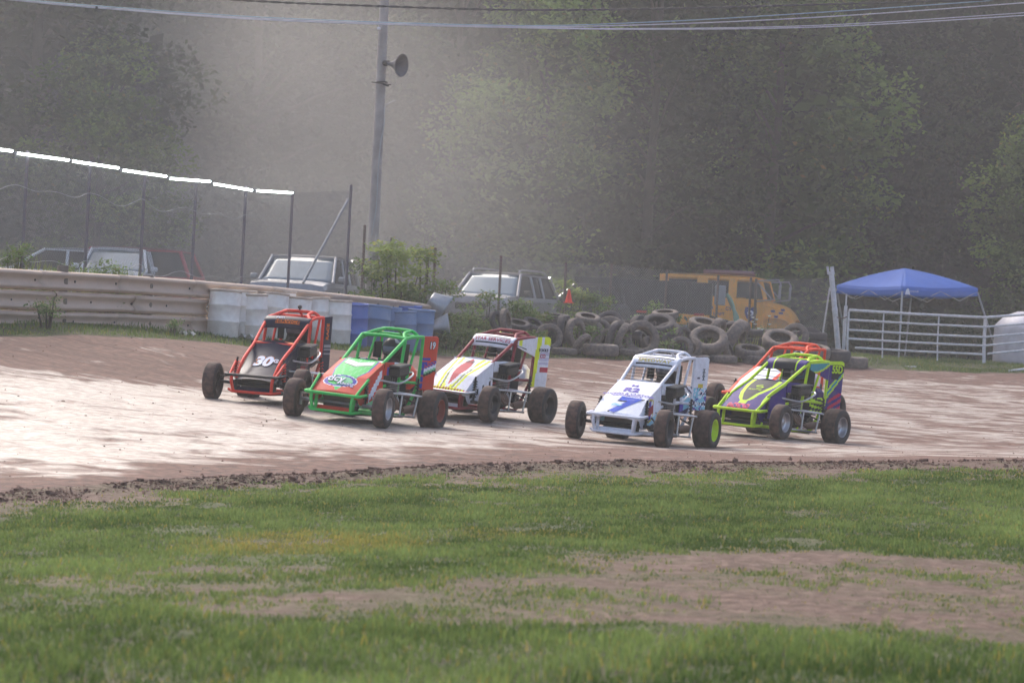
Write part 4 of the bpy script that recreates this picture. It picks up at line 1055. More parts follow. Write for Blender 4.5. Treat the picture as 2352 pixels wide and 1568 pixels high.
# px, py, diameter in px, axis azimuth (0 = facing us), axis elevation, mesh, row depth offset, label
TY = [(1261, 774, 64, 5, 8, 2, 0, 'pale ring tyre standing upright at the left end of the pile, facing us'),
 (1322, 764, 68, 52, 5, 2, .2, 'upright tyre turned half sideways right of the leftmost ring'),
 (1355, 766, 68, -8, 24, 0, .6, 'tyre leaning back behind the small tilted one, its hole half covered'),
 (1350, 733, 60, 20, 72, 0, .8, 'tyre resting nearly flat on top of the leaning one at the left'),
 (1399, 742, 64, -15, 35, 3, 1.3, 'tyre arching up at the top of the pile, left of the middle'),
 (1292, 756, 66, 80, 4, 3, .5, 'dark tyre seen edge-on behind the leftmost ring'),
 (1337, 788, 52, 60, -38, 2, -.5, 'small tyre propped at a slant in front, above the long flat one'),
 (1380, 803, 84, 10, 88, 0, -.6, 'wide tyre lying flat in the grass at the front left'),
 (1297, 806, 60, 0, 89, 2, -.3, 'thin tyre lying flat and sunk in the grass below the leftmost ring'),
 (1408, 772, 66, 72, -14, 3, .2, 'tyre leaning edge-on, left of a matching leaning pair'),
 (1431, 773, 66, 70, -20, 2, 0, 'tyre leaning edge-on, right of a matching leaning pair'),
 (1472, 778, 86, 8, 12, 0, 0, 'big ring tyre facing us in the middle of the pile with another seen through it'),
 (1478, 782, 46, 60, 30, 2, .6, 'small tyre seen through the hole of the big middle ring'),
 (1452, 808, 56, 5, 86, 2, -.5, 'flat tyre in front of the big middle ring'),
 (1447, 742, 52, 0, 86, 3, 1.6, 'black tyre lying flat on the top row left of the white scuffed one'),
 (1512, 748, 84, -6, 62, 1, .8, 'wide tyre tipped toward us with a pale scuff on its tread'),
 (1533, 770, 74, -30, 46, 1, .4, 'tyre sloping down to the right below the scuffed one'),
 (1570, 772, 46, 30, 14, 2, .2, 'small ring tyre between the scuffed one and the biggest ring'),
 (1564, 800, 58, -8, 20, 2, -.5, 'ring tyre behind the roll cage of the white car numbered 7'),
 (1590, 806, 56, -50, 18, 2, -.2, 'tyre showing its tread right behind the low ring'),
 (1162, 736, 56, 72, 10, 2, 0, 'pale tyre standing edge-on among the weeds above the yellow striped car'),
 (1141, 738, 50, 60, 20, 3, .6, 'dark tyre in the weeds left of the pale edge-on tyre'),
 (1190, 746, 56, 20, 70, 3, .5, 'dark flat tyre in the weeds right of the pale edge-on tyre'),
 (1275, 733, 70, 0, 84, 1, 1.6, 'black tyre lying on the back row at the left'),
 (1225, 745, 54, 40, 60, 3, .8, 'dark tyre sunk in the bushes above the leftmost ring'),
 (1308, 741, 46, 0, 82, 2, 1.2, 'pale flat tyre peeking over the top at the left'),
 (1386, 784, 60, 30, 10, 0, .5, 'upright tyre in the shade behind the long flat one'),
 (1482, 746, 60, 0, 86, 1, 1.5, 'black flat tyre on the back row behind the middle ring'),
 (1528, 722, 62, -20, 78, 2, 1.8, 'pale grey tyre lying highest of all by the tall weeds'),
 (1618, 748, 76, 20, 72, 0, 1.1, 'long pale tyre lying tilted above the biggest ring'),
 (1627, 782, 90, -6, 52, 0, -.3, 'biggest round tyre lying on a slope, its hole open toward us'),
 (1688, 778, 96, 68, -28, 0, .2, 'large tread-on tyre leaning to the left, right of the biggest ring'),
 (1646, 760, 62, 60, -20, 0, .6, 'brownish tyre leaning behind the biggest ring'),
 (1600, 822, 60, 0, 88, 2, -.7, 'flat tyre on the ground under the low ring'),
 (1674, 806, 50, 70, 20, 2, -.3, 'small tyre under the biggest ring'),
 (1661, 824, 66, 0, 88, 2, -.8, 'flat pale tyre on the ground between the two right hand cars'),
 (1722, 808, 72, 10, 74, 0, -.4, 'wide tyre tipped flat left of the orange roll cage'),
 (1792, 784, 84, 0, 62, 0, -.1, 'heavy lugged tyre tipped above the orange roll cage'),
 (1826, 774, 66, -28, 16, 2, .3, 'upright ring tyre by the front of the yellow truck'),
 (1724, 765, 58, 0, 88, 1, 1.0, 'upper dark tyre of a flat stack of two in front of the truck'),
 (1724, 785, 58, 0, 88, 1, .9, 'lower dark tyre of a flat stack of two in front of the truck'),
 (1782, 766, 54, 0, 87, 1, 1.2, 'dark flat tyre behind the heavy lugged one'),
 (1872, 772, 56, 0, 88, 1, .9, 'upper tyre of the dark stack beside the leaning white post'),
 (1872, 791, 56, 0, 88, 1, .85, 'lower tyre of the dark stack beside the leaning white post'),
 (1866, 808, 84, 5, 78, 0, -.2, 'wide tyre lying right of the orange roll cage'),
 (1912, 816, 84, 0, 86, 1, 0, 'dark flat tyre half sunk at the foot of the white post'),
 (1952, 832, 84, 0, 89, 0, 0, 'flat tyre almost buried at the track edge left of the gate'),
 (1545, 790, 60, 20, 30, 3, 0, 'dark tyre in the shadow left of the low ring'),
 (1742, 826, 70, 5, 86, 0, -.7, 'flat tyre on the ground just left of the purple car'),
 (1500, 796, 60, 40, 50, 1, .3, 'dark tyre wedged right of the big middle ring')]
_q = random.Random(5); FILL = 'half buried old tyre deep in the heap, only part of it showing between the others'
for k in range(26):
    px = 1275 + k * 23.5 + _q.uniform(-8, 8); TY.append((px, 768 + (px - 1275) * .028 + _q.uniform(-14, 22), _q.uniform(58, 80), _q.uniform(-80, 80), _q.choice([10, 30, 75, 86]), _q.randrange(4), _q.uniform(.8, 1.6), FILL))
for i, (px, py, dpx, az, el, mi, dy, lab) in enumerate(TY):
    d = np.interp(px, [1150, 1300, 1500, 1700, 1950], [46.6, 47.6, 48.9, 50.4, 52.2]) + dy
    r = dpx / 2 * d / FPX; p = P(px, py, d); g = gz(p.x, p.y)
    o = bpy.data.objects.new('tyre', TM[mi]); COL.objects.link(o); o.scale = (r, r, r)
    a, e = math.radians(az), math.radians(el); ax = Vector((math.sin(a) * math.cos(e), -math.cos(a) * math.cos(e), math.sin(e)))
    q = ax.to_track_quat('Z', 'Y'); o.rotation_mode = 'QUATERNION'; o.rotation_quaternion = q
    low = math.hypot(ax.x, ax.y) * r + abs(ax.z) * r * .25
    if p.z - low < g - .06: p.z = g - .06 + low
    o.location = p; tag(o, lab, 'tyre', 'old tyres in the pile beyond the track')

# ------------------------------------------------------------------ gate and rails at the right
gt = [P(1950, 712, 54.6), P(2262, 729, 55.2), P(2440, 714, 58.5)]
def gate(a, b, H, name, lab, x0=0.0, bars=6, stiles=(0, .26, .68, 1)):
    r = empty(name, (a.x, a.y, a.z - H), label=lab, cat='gate', group='tubular steel gate panels'); o = Vector((a.x, a.y, a.z - H)); d = b - a; m = MB()
    zs = [1, .79, .57, .38, .19]
    up = Vector((0, 0, H))
    for k, z in enumerate(zs):
        s = .06 if k == 4 else 0
        m.tube([d * s + up * z, d * .5 + up * z + Vector((0, 0, -.012)), d + up * z], .034 if k == 0 else .027, 8)
    m.build('rail', M_wpost, r)
    for s in stiles: 
        q = MB().tube([d * s + up * (1 if s not in (0,) else .97), d * s + up * .4, d * s + Vector((.02, -.02, .0))], .027 if s in (0, 1) else .019, 8)
        q.build('stile', M_wpost, r)
    return r
ga, gb, gc = gt; ha = ga.z - gz(ga.x, ga.y) - .02
gate(ga, gb, ha, 'tube_gate', 'long white tubular field gate standing open in front of the blue canopy', stiles=(0, .255, .66, 1)); gate(gb, gc, ha * 1.0, 'tube_gate', 'second white gate panel, cut off by the right edge of the picture', stiles=(.02, .6, 1))
c = P(1943, 700, 54.9); r = empty('hinge_post', (c.x, c.y, gz(c.x, c.y)), label='slim white square post carrying the long tubular gate', cat='post'); hh = c.z - r.location.z
MB().tube([(0, 0, -.1), (0, 0, hh - .02)], .045, 8).build('shaft', M_wpost, r); MB().tube([(0, 0, hh - .05), (0, 0, hh + .28)], .02, 8).build('hinge_pin', M_wpost, r)
MB().tube(smooth([(-.22, -.05, hh * .75), (-.1, -.1, hh * .73), (.06, -.06, hh * .78)], 4), .015, 6).build('chain', M_post2, r)
a, b = P(1985, 842, 53.9), P(2105, 843, 53.6); tag(MB().tube([a, b], .03).build('fallen_pipe', M_wpost), 'white pipe lying on the ground under the gate', 'pipe')
a, b = P(2318, 852, 54.3), P(2420, 840, 55.2); tag(MB().tube([a, b], .035).build('fallen_rail', M_wpost), 'white rail lying at the track edge by the right border', 'rail')
# white tank
c = P(2352, 770, 59); g = gz(c.x, c.y); r = empty('water_tank', (c.x + .35, c.y, g), label='large greyish white plastic tank with a rounded top at the right border', cat='tank')
prof = [(.001, 0), (1.1, 0), (1.16, .06)] + [(1.16, .1 + .11 * k) for k in range(9)] + [(1.13, 1.08), (.9, 1.32), (.55, 1.46), (.001, 1.5)]
MB().lathe(prof, 40).build('shell', mat('tank plastic', '#d2ced6', .5, dirt=.3, dcol='#8d8078', nscale=1.5), r); MB().lathe([(.25, 1.46), (.27, 1.56), (.001, 1.58)], 20).build('lid', M_black, r)
# ------------------------------------------------------------------ blue canopy
M_can = mat('blue canopy cloth', '#3a66b8', .7, var=.06, nscale=2, trans=0)
pk = P(2078, 616, 59.5); cl = P(1922, 655, 59.5); cr = P(2246, 662, 59.5); cf = P(2073, 660, 57.6)
ctr = Vector((pk.x, pk.y, 0)); g = gz(pk.x, pk.y); ctr.z = g
r = empty('canopy', ctr, label='blue pop-up canopy with slanting legs behind the gate', cat='canopy')
A, B_, C_ = cl - ctr, cf - ctr, cr - ctr; D_ = Vector((A.x + C_.x - B_.x, A.y + C_.y - B_.y, A.z)); PK = pk - ctr
cor = [A, B_, C_, D_]; zt = (A.z + B_.z + C_.z) / 3
mb = MB()
for k in range(4):
    p, q = cor[k], cor[(k + 1) % 4]
    def cs(u, v, p=p, q=q):
        e = p.lerp(q, u); sag = .05 * math.sin(PI * u) * v; x = e.lerp(PK, 1 - v)
        return x + Vector((0, 0, +.05 * math.sin(PI * v) - sag + .012 * math.sin(u * 31) * math.sin(PI * v) * v))
    mb.grid(cs, 18, 12)
    mb.grid(lambda u, v, p=p, q=q: p.lerp(q, u) + Vector((0, 0, -.05 * math.sin(PI * u) - .22 * v)) + (p.lerp(q, u) - Vector((PK.x, PK.y, p.z))).normalized() * (.01 * math.sin(u * 40) * v), 36, 3)
mb.build('canopy_cloth', M_can, r, .004)
lg = MB(); e = C_ - B_; e2 = e.normalized(); nn = Vector((e2.y, -e2.x, 0)); nn = nn if nn.y < 0 else -nn
base = B_ + Vector((0, 0, -.19)) + nn * .015
tri = [base + e2 * .10, base + e2 * .30, base + e2 * .24 + Vector((0, 0, .15)), base + e2 * .19 + Vector((0, 0, .17)), base + e2 * .13 + Vector((0, 0, .12))]
lg.plate(tri, .004, 0); write(lg, lambda a, b: base + e2 * (.45 + a) + Vector((0, 0, .08 + b)), 'OUTDOOR', (0, 0), .07, 0, .0, .004)
lg.build('printed_mark', M_white, r)
for k, (q, f) in enumerate(zip(cor, [P(1946, 838, 59.8), P(2063, 842, 57.2), P(2296, 845, 59.8), P(2077, 838, 61.8)])):
    fo = Vector((f.x, f.y, gz(f.x, f.y) - .03)) - ctr; t = q + Vector((0, 0, -.12)); m = MB().tube([fo, t], .022, 4); m.tube([fo.lerp(t, .45), t], .028, 4); m.bbox(fo + Vector((0, 0, .03)), (.1, .1, .015), .004); m.build('leg', M_galv, r)
m = MB()
for k in range(4):
    p, q = cor[k] + Vector((0, 0, -.1)), cor[(k + 1) % 4] + Vector((0, 0, -.1)); m.tube([p, p.lerp(q, .25) + Vector((0, 0, -.25)), p.lerp(q, .5), p.lerp(q, .75) + Vector((0, 0, -.25)), q], .012, 4)
m.build('truss', M_galv, r)
# traffic cone
c = P(1306, 694, 49.8); r = empty('traffic_cone', (c.x, c.y, c.z), label='small orange traffic cone standing in the weeds at the chain link fence', cat='cone')
M_co = mat('orange cone plastic', '#ee4326', .5); MB().lathe([(.09, 0), (.022, .29), (.015, .3), (.001, .3)], 20).build('cone_body', M_co, r); MB().bbox((0, 0, -.01), (.24, .24, .02), .008).build('base', M_co, r)

# ------------------------------------------------------------------ parked vehicles
M_glass = mat('car window glass', '#0b0e12', .25, 0, spec=.3); M_glassp = mat('car windscreen painted sky reflection', '#6e7f88', .12, .3, coat=1.0)  # windscreen base colour made pale to stand for reflected sky
def vehicle(name, label, cat, loc, yaw, body, L, W_, H, hood_l, hood_z, belt, tum=.13, slope=.55, rear=.35, glass=None, rack=False, two=None, cab_to=None):
    """x forward; loc = point on the ground under the middle"""
    r = empty(name, loc, math.radians(yaw), label, cat); gl = glass or M_glass; mb = MB(); hw = W_ / 2
    xs_ = [-L / 2, -L / 2 + .06, -L / 2 + .3, -L * .2, 0, L / 2 - hood_l - .1, L / 2 - hood_l, L / 2 - hood_l * .5, L / 2 - .25, L / 2 - .06, L / 2]
    sec = []
    for x in xs_:
        f = (x - (L / 2 - hood_l)) / hood_l; top = belt if f <= 0 else belt + (hood_z - belt) * min(1, f * 1.2) - max(0, f) ** 4 * .10
        k = .97 if abs(x) < L / 2 - .2 else (.93 if abs(x) < L / 2 - .03 else .86); t2 = top if abs(x) < L / 2 - .03 else top - .12; lo = .32 if abs(x) < L / 2 - .03 else .42
        sec.append([(x, -hw * k * .97, lo), (x, -hw * k, .55), (x, -hw * k * 1.0, t2 - .12), (x, -hw * k * .95, t2 - .02), (x, -hw * k * .6, t2 + .02), (x, hw * k * .6, t2 + .02), (x, hw * k * .95, t2 - .02), (x, hw * k, t2 - .12), (x, hw * k, .55), (x, hw * k * .97, lo)])
    n = 10; vs = [p for s in sec for p in s]; fs = []
    for i in range(len(sec) - 1):
        for k in range(n): fs.append((i * n + k, i * n + (k + 1) % n, (i + 1) * n + (k + 1) % n, (i + 1) * n + k))
    fs += [tuple(range(n - 1, -1, -1)), tuple((len(sec) - 1) * n + k for k in range(n))]
    mb.add(vs, fs, 0, False)
    xf0 = L / 2 - hood_l + .05; xf1 = xf0 - slope; xr0 = cab_to if cab_to is not None else -L / 2 + .12; xr1 = xr0 + rear; z0, z1 = belt - .02, H; w0, w1 = hw * .93, hw * .93 - tum
    mb.grid(lambda u, v: Vector((xr1 + (xf1 - xr1) * u + .05 * (u - .5) * 0, (v - .5) * 2 * w1, z1 + .05 * (1 - (2 * u - 1) ** 4) * (1 - .5 * (2 * v - 1) ** 2))), 12, 8)
    mb.bbox(((xr1 + xf1) / 2, 0, z1 - .03), (xf1 - xr1, 2 * w1, .05), .02)
    for s in (-1, 1):
        mb.tube([(xf0, s * w0, z0), (xf1, s * w1, z1 - .02)], .04, 6); mb.tube([(xr0, s * w0, z0), (xr1, s * w1, z1 - .02)], .055, 6)
        for f in ((.36, .68) if xf1 - xr1 > 1.4 else (.5,)): xx = xr1 + (xf1 - xr1) * f; mb.tube([(xx, s * w0, z0), (xx, s * w1, z1 - .02)], .04, 6)
    mb.build('body', body, r)
    e = .02
    MB().grid(lambda u, v: Vector((xf0 + (xf1 - xf0) * v - .01 + .06 * (1 - (2 * u - 1) ** 2), (u - .5) * 2 * (w0 + (w1 - w0) * v - e), z0 + (z1 - .03 - z0) * v)), 10, 6).build('windscreen', gl if two is None else two, r, .006)
    MB().grid(lambda u, v: Vector((xr0 + (xr1 - xr0) * v + .01, (u - .5) * 2 * (w0 + (w1 - w0) * v - e), z0 + (z1 - .03 - z0) * v)), 8, 5).build('rear_window', gl, r, .006)
    for s in (-1, 1): MB().plate([(xf0 - .03, s * (w0 - e), z0), (xf1 - .02, s * (w1 - e), z1 - .04), (xr1 + .02, s * (w1 - e), z1 - .04), (xr0 + .03, s * (w0 - e), z0)], .008).build('side_window', gl, r)
    for x in (L / 2 - .85, -L / 2 + .85):
        for s in (-1, 1):
            w = MB().lathe([(.2, -.1), (.3, -.11), (.345, -.08), (.35, 0), (.345, .08), (.3, .11), (.2, .1)], 26, 'y', (0, 0, 0), closed=True)
            w2 = bpy.data.objects.new('wheel', None); COL.objects.link(w2); w2.parent = r; w2.location = (x, s * (hw - .08), .35); w.build('tyre', M_side, w2)
            MB().lathe([(.205, s * .08), (.17, s * .05), (.06, s * .07), (.001, s * .075)], 20, 'y').build('rim', M_alu, w2)
    for s in (-1, 1):
        MB().bbox((xf0 - .22, s * (hw + .10), belt + .08), (.10, .18, .13), .03).build('mirror', body if not rack else M_black, r)
        MB().bbox((L / 2 - .06, s * hw * .72, hood_z - .28), (.08, .26, .16), .03).build('headlight', M_alu, r)
    MB().bbox((L / 2 - .01, 0, hood_z - .3), (.06, hw * .9, .16), .02).build('grille', M_black, r)
    MB().bbox((L / 2 + .02, 0, .48), (.14, W_ * .92, .2), .05).build('bumper', M_steel, r)
    if rack:
        for s in (-1, 1): MB().tube(smooth([(xf1 - .05, s * (w1 - .06), z1), (xf1 - .25, s * (w1 - .06), z1 + .10), (xr1 + .3, s * (w1 - .06), z1 + .10), (xr1 + .1, s * (w1 - .06), z1)], 4), .022).build('roof_rail', M_alu, r)
    return r
def onground(px, y, py=700):
    p = P(px, py, y); return Vector((p.x, p.y, gz(p.x, p.y)))
M_silv = mat('silver car paint', '#8f8e92', .35, .4, coat=.6, dirt=.15); M_redc = mat('dark red car paint', '#b8303f', .35, .1, coat=.6, dirt=.1); M_lgr = mat('light grey car paint', '#9fa1a6', .32, .4, coat=.6, dirt=.1); M_whc = mat('white car paint', '#c9ccd2', .35, 0, coat=.5)
M_dkp = mat('black car paint', '#1c1e24', .35, 0, coat=.6, dirt=.15)
vehicle('parked_suv', 'silver sport utility vehicle with roof rails parked behind the chain link fence', 'car', onground(1150, 53.6), -109, M_silv, 4.4, 1.78, 1.60, 1.1, 1.05, 1.05, tum=.16, slope=.62, glass=M_glass, rack=True, two=M_glassp)
vehicle('parked_car', 'light grey car facing us behind the tall fence, beside the utility pole', 'car', onground(700, 50.0), -96, M_lgr, 4.4, 1.86, 1.62, 1.1, 1.03, 1.03, tum=.12, slope=.8, two=M_glassp)
vehicle('parked_car', 'dark red wagon with black windows behind the tall fence', 'car', onground(268, 56), 176, M_redc, 4.4, 1.8, 1.68, 1.0, 1.05, 1.02, tum=.14, slope=.7, rear=.3)
vehicle('parked_car', 'white car seen end-on in front of the dark red wagon', 'car', onground(268, 54), -86, M_whc, 4.2, 1.75, 1.58, 1.1, 1.02, 1.02, tum=.16, slope=.8, two=M_glassp)
vehicle('parked_car', 'white car mostly hidden by weeds at the far left behind the fence', 'car', onground(120, 54.5), 184, M_whc, 4.2, 1.75, 1.5, 1.2, .95, .98, tum=.2, slope=.8)
vehicle('parked_pickup', 'black vehicle parked behind the bushes left of the dark trailer', 'pickup', onground(1330, 60), -160, M_dkp, 4.6, 1.85, 1.55, 1.3, 1.08, 1.08, tum=.16, slope=.6)

# yellow crew cab truck
M_yel = mat('yellow truck paint', '#fba41a', .4, 0, dirt=.15, dcol='#b08a5c', coat=.3)
c = onground(1668, 67); r = empty('yellow_truck', c, math.radians(-14), 'yellow crew cab emergency truck with a light bar, facing right behind the fence', 'truck')
r.scale = (1, 1, .84); r.location.z -= .25
mb = MB(); z0, zb, zr = .95, 2.02, 2.78; xr, xf, xn = -1.95, 1.35, 2.3
mb.bbox(((xr + xf) / 2, 0, (z0 + zb) / 2), (xf - xr, 2.2, zb - z0), .05)
mb.grid(lambda u, v: Vector((xr + .05 + (xf - .25 - xr) * u, (v - .5) * 2.05, zr + .10 * (1 - (2 * u - 1) ** 6) * (1 - .4 * (2 * v - 1) ** 4))), 14, 8); mb.bbox(((xr + xf) / 2 - .08, 0, zr - .05), (xf - xr - .2, 2.12, .16), .05)
for s in (-1, 1):
    for x, w in ((xr + .12, .28), (-.62, .34), (.28, .16), (.38, .16)): mb.bbox((x, s * 1.04, (zb + zr) / 2), (w, .08, zr - zb + .04), .02)
    mb.tube([(xf, s * 1.02, zb - .02), (xf - .18, s * .98, zr - .05)], .07, 8)
hd = lambda u, v: Vector((xf - .03 + (xn - xf) * u, (v - .5) * 2 * (1.02 - .16 * u), 1.98 - .22 * u - .42 * u ** 5 - .16 * abs(2 * v - 1) ** 3))
mb.grid(hd, 12, 10)
for s in (-1, 1): mb.grid(lambda u, v, s=s: Vector((xf - .03 + (xn - xf) * u, s * (1.02 - .16 * u + .01), 1.0 + (1.98 - .22 * u - .42 * u ** 5 - .16 - 1.0) * v)), 12, 4)
mb.grid(lambda u, v: Vector((xn, (u - .5) * 1.72, 1.0 + .2 * v)), 6, 2)
def fender(u, v, s):
    a = PI * (1 - u); return Vector((xn - .62 + .72 * math.cos(a), s * (.86 + .28 * v), .62 + .78 * math.sin(a) * (1 - .05 * v)))
for s in (-1, 1): mb.grid(lambda u, v, s=s: fender(u, v, s), 18, 4)
mb.build('cab_body', M_yel, r, .0)
for s in (-1, 1):
    for x0, x1 in ((-1.72, -.78), (-.46, .20), (.46, 1.14)): MB().plate([(x0, s * 1.045, zb + .04), (x1 + (.14 if x1 > 1 else 0), s * 1.045, zb + .04), (x1, s * 1.03, zr - .16), (x0, s * 1.03, zr - .16)], .02).build('side_window', M_glass, r)
MB().plate([(xf + .02, -.95, zb + .03), (xf + .02, .95, zb + .03), (xf - .15, .9, zr - .12), (xf - .15, -.9, zr - .12)], .02).build('windscreen', M_glass, r)
MB().bbox((0.05, 0, zr + .20), (1.62, .5, .16), .05).bbox((0.05, 0, zr + .11), (1.6, .4, .06), .01).build('light_bar', mat('light bar lens', '#7c5a62', .25, coat=.5), r)
for s in (-1, 1):
    MB().tube([(xf - .25, s * 1.08, zr - .08), (xf + .42, s * 1.32, zr - .02), (xf + .5, s * 1.34, zr - .2), (xf + .46, s * 1.32, zb + .05), (xf - .3, s * 1.08, zb - .08)], .022).bbox((xf + .47, s * 1.34, zr - .45), (.06, .18, .5), .02).tube([(xf - .25, s * 1.07, zr - .15), (xf + .2, s * 1.2, zb + .05)], .02).build('mirror', M_alu, r)
    MB().tube([(-.70, s * 1.10, 1.55), (-.70, s * 1.16, 1.65), (-.70, s * 1.16, 2.15), (-.74, s * 1.10, 2.25)], .025).build('grab_handle', M_alu, r)
    MB().bbox((-.3, s * 1.0, .86), (3.2, .35, .18), .02).build('running_board', mat('diamond plate', '#9aa0a6', .4, .6, dirt=.2), r)
    for x in (xn - .62, -3.2):
        w2 = bpy.data.objects.new('wheel', None); COL.objects.link(w2); w2.parent = r; w2.location = (x, s * .98, .5)
        MB().lathe([(.28, -.13), (.42, -.14), (.49, -.1), (.5, 0), (.49, .1), (.42, .14), (.28, .13)], 28, 'y', closed=True).build('tyre', M_side, w2); MB().lathe([(.29, s * .1), (.2, s * .02), (.08, s * .1), (.001, s * .12)], 20, 'y').build('rim', M_alu, w2)
M_navy = mat('navy lettering', '#2b2f78', .5)
m = MB(); sf = lambda a, b: Vector((a, -1.102, b))
write(m, sf, 'EMERGENCY', (-.12, 1.62), .17, 0, .02, .004, sx=.95); write(m, sf, 'UNIT', (-.05, 1.42), .15, 0, .02, .004)
sh = [(.93 + .19 * a, -1.106, 1.48 + .26 * b) for a, b in ((-.9, .9), (-.35, 1), (0, .8), (.35, 1), (.9, .9), (1, .2), (.6, -.7), (0, -1.1), (-.6, -.7), (-1, .2))]; m.plate(sh, .006, 0)
m.lathe([(.001, 0), (.10, 0), (.10, .006), (.001, .008)], 20, 'y', (.93, -1.125, 1.50), 1); m.lathe([(.001, 0), (.04, 0), (.04, .004)], 12, 'y', (.93, -1.132, 1.50), 0)
for x, z in ((1.6, 1.62), (1.85, 1.56), (1.7, 1.42), (1.9, 1.68)): m.bbox((x, -1.03 + (x - xf) * .115, z), (.12, .05, .08), .01, 0)
m.build('lettering', [M_navy, M_white], r)
MB().bbox((-3.2, 0, 1.5), (2.2, 2.1, 1.1), .05).bbox((-2.6, 0, .75), (4.0, .9, .25), .03).build('rear_deck', M_yel, r)

# dark open trailer in front of the truck
c = onground(1478, 60.5); c.z -= .12; r = empty('open_trailer', c, math.radians(-6), 'low black open trailer parked behind the chain link fence', 'trailer')
M_tr = mat('black trailer panel', '#15161b', .6, dirt=.1, dcol='#504a4a')
m = MB(); 
for s in (-1, 1):
    m.bbox((0, s * .95, 1.45), (3.85, .05, .85), .012)
    for k in range(7): m.bbox((-1.8 + k * .6, s * .99, 1.42), (.05, .05, .8), .01)
m.bbox((-1.9, 0, 1.45), (.05, 1.9, .85), .01); m.bbox((1.9, 0, 1.45), (.05, 1.9, .85), .01); m.bbox((0, 0, 1.02), (3.85, 1.95, .08), .01); m.build('trailer_bed', M_tr, r)
m = MB(); 
for k in range(5): m.bbox((-1.6 + k * .8, -1.01, .98), (.28, .015, .06), .003, k % 2)
m.build('reflector_strip', [paint('#c02a22'), M_white], r)
for x in (-.4, .45):
    for s in (-1, 1): MB().lathe([(.18, -.1), (.3, -.11), (.37, -.08), (.37, .08), (.3, .11), (.18, .1)], 24, 'y', (x, s * .85, .4), closed=True).lathe([(.2, s * .07), (.001, s * .08)], 16, 'y', (x, s * .85, .4)).build('wheel', M_side, r)
MB().tube([(1.9, -.6, .95), (2.9, 0, .7)], .04).tube([(1.9, .6, .95), (2.9, 0, .7)], .04).build('drawbar', M_tr, r)
m = MB().bbox((2.15, -.6, 1.55), (.30, .55, .55), .02).bbox((2.15, -.6, 1.20), (.34, .6, .10), .01, 1).build('pump_cabinet', [mat('grey cabinet', '#8b9096', .5, dirt=.2), M_yel], r)
m = MB()
for k in range(3): m.tube(smooth([(2.33, -.7 + k * .1, 1.6), (2.5, -.72 + k * .1, 1.35 - k * .05), (2.6 + k * .04, -.72 + k * .1, .9), (2.55, -.7, .5)], 5), .045)
m.build('suction_hose', mat('pale green hose', '#6f9a84', .6), r)
# ------------------------------------------------------------------ trees and bushes
def leaf_quads(C, size, tone, dry, droop=.4, aspect=.5):
    """diamond leaves at points C"""
    n = len(C); th = rng.uniform(0, 2 * PI, n); dz = rng.normal(-droop, .45, n)
    d = np.stack([np.cos(th), np.sin(th), dz], 1); d /= np.linalg.norm(d, axis=1)[:, None]
    q = rng.normal(size=(n, 3)); q[:, 2] *= .35; w = np.cross(d, q); w = np.cross(w, d) if False else np.cross(d, np.cross(d, q)); w /= np.linalg.norm(w, axis=1)[:, None] + 1e-9
    s = size[:, None]; a = C - d * s * .5; b = C + d * s * .5; m1 = C - d * s * .06 + w * s * aspect * .5; m2 = C - d * s * .06 - w * s * aspect * .5
    V = np.stack([a, m1, b, m2], 1).reshape(-1, 3); F = np.arange(n * 4).reshape(-1, 4)
    return V, F, np.repeat(np.clip(tone, 0, 1), 4), np.repeat(np.clip(dry, 0, 1), 4)
def crown_mesh(nm, m, lobes, n, size, drop=.35, spray=.22, dryp=.03, tv=.5, core=0):
    """lobes: (x, y, z, r, tone). Leaves gathered in sprays on the lobes"""
    L = np.array(lobes); wts = L[:, 3] ** 2; wts /= wts.sum(); ns = n // 7
    k = rng.choice(len(L), ns, p=wts); d = rng.normal(size=(ns, 3)); d[:, 2] = d[:, 2] * .8 + .25; d /= np.linalg.norm(d, axis=1)[:, None]
    rr = rng.uniform(.45, 1.08, ns) ** .6; cc = L[k, :3] + d * (L[k, 3] * rr)[:, None] * np.array([1, 1, .8])
    C = np.repeat(cc, 7, 0) + rng.normal(0, 1, (ns * 7, 3)) * spray * np.array([1, 1, .45]); lf = np.repeat(k, 7)
    tone = L[lf, 4] + np.repeat(rng.normal(0, .12, ns), 7) + rng.normal(0, .12, ns * 7) * tv + .15 * np.repeat(d[:, 2], 7)  # upward sprays painted lighter, a highlight on the lobe tops
    dry = (rng.random(ns * 7) < dryp) * rng.uniform(.3, .9, ns * 7)
    if core:                                   # big inner leaves that close the crown, its shade painted in as dark tones
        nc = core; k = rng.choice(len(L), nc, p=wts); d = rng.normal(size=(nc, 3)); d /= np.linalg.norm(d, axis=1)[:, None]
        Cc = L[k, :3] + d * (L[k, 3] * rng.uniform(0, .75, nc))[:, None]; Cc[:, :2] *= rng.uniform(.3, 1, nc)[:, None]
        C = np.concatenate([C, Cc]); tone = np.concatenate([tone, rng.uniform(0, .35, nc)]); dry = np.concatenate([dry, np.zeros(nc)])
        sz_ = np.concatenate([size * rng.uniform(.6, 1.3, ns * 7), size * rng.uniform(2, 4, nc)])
    else: sz_ = size * rng.uniform(.6, 1.3, ns * 7)
    V, F, t, dr = leaf_quads(C, sz_, tone, dry, drop)
    o = mesh_np('crown', V, F, [m], attrs={'tone': t, 'dry': dr}); me = o.data; bpy.data.objects.remove(o); return me
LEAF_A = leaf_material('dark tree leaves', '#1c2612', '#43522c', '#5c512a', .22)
LEAF_B = leaf_material('yellow green leaves', '#3c4f1e', '#82994a', '#8a7a34', .42)
LEAF_V = leaf_material('vine leaves', '#5a6b36', '#9fae66', '#b0a050', .45)
LEAF_C = leaf_material('weed leaves', '#485c2e', '#82985c', '#8a7a4a', .4)
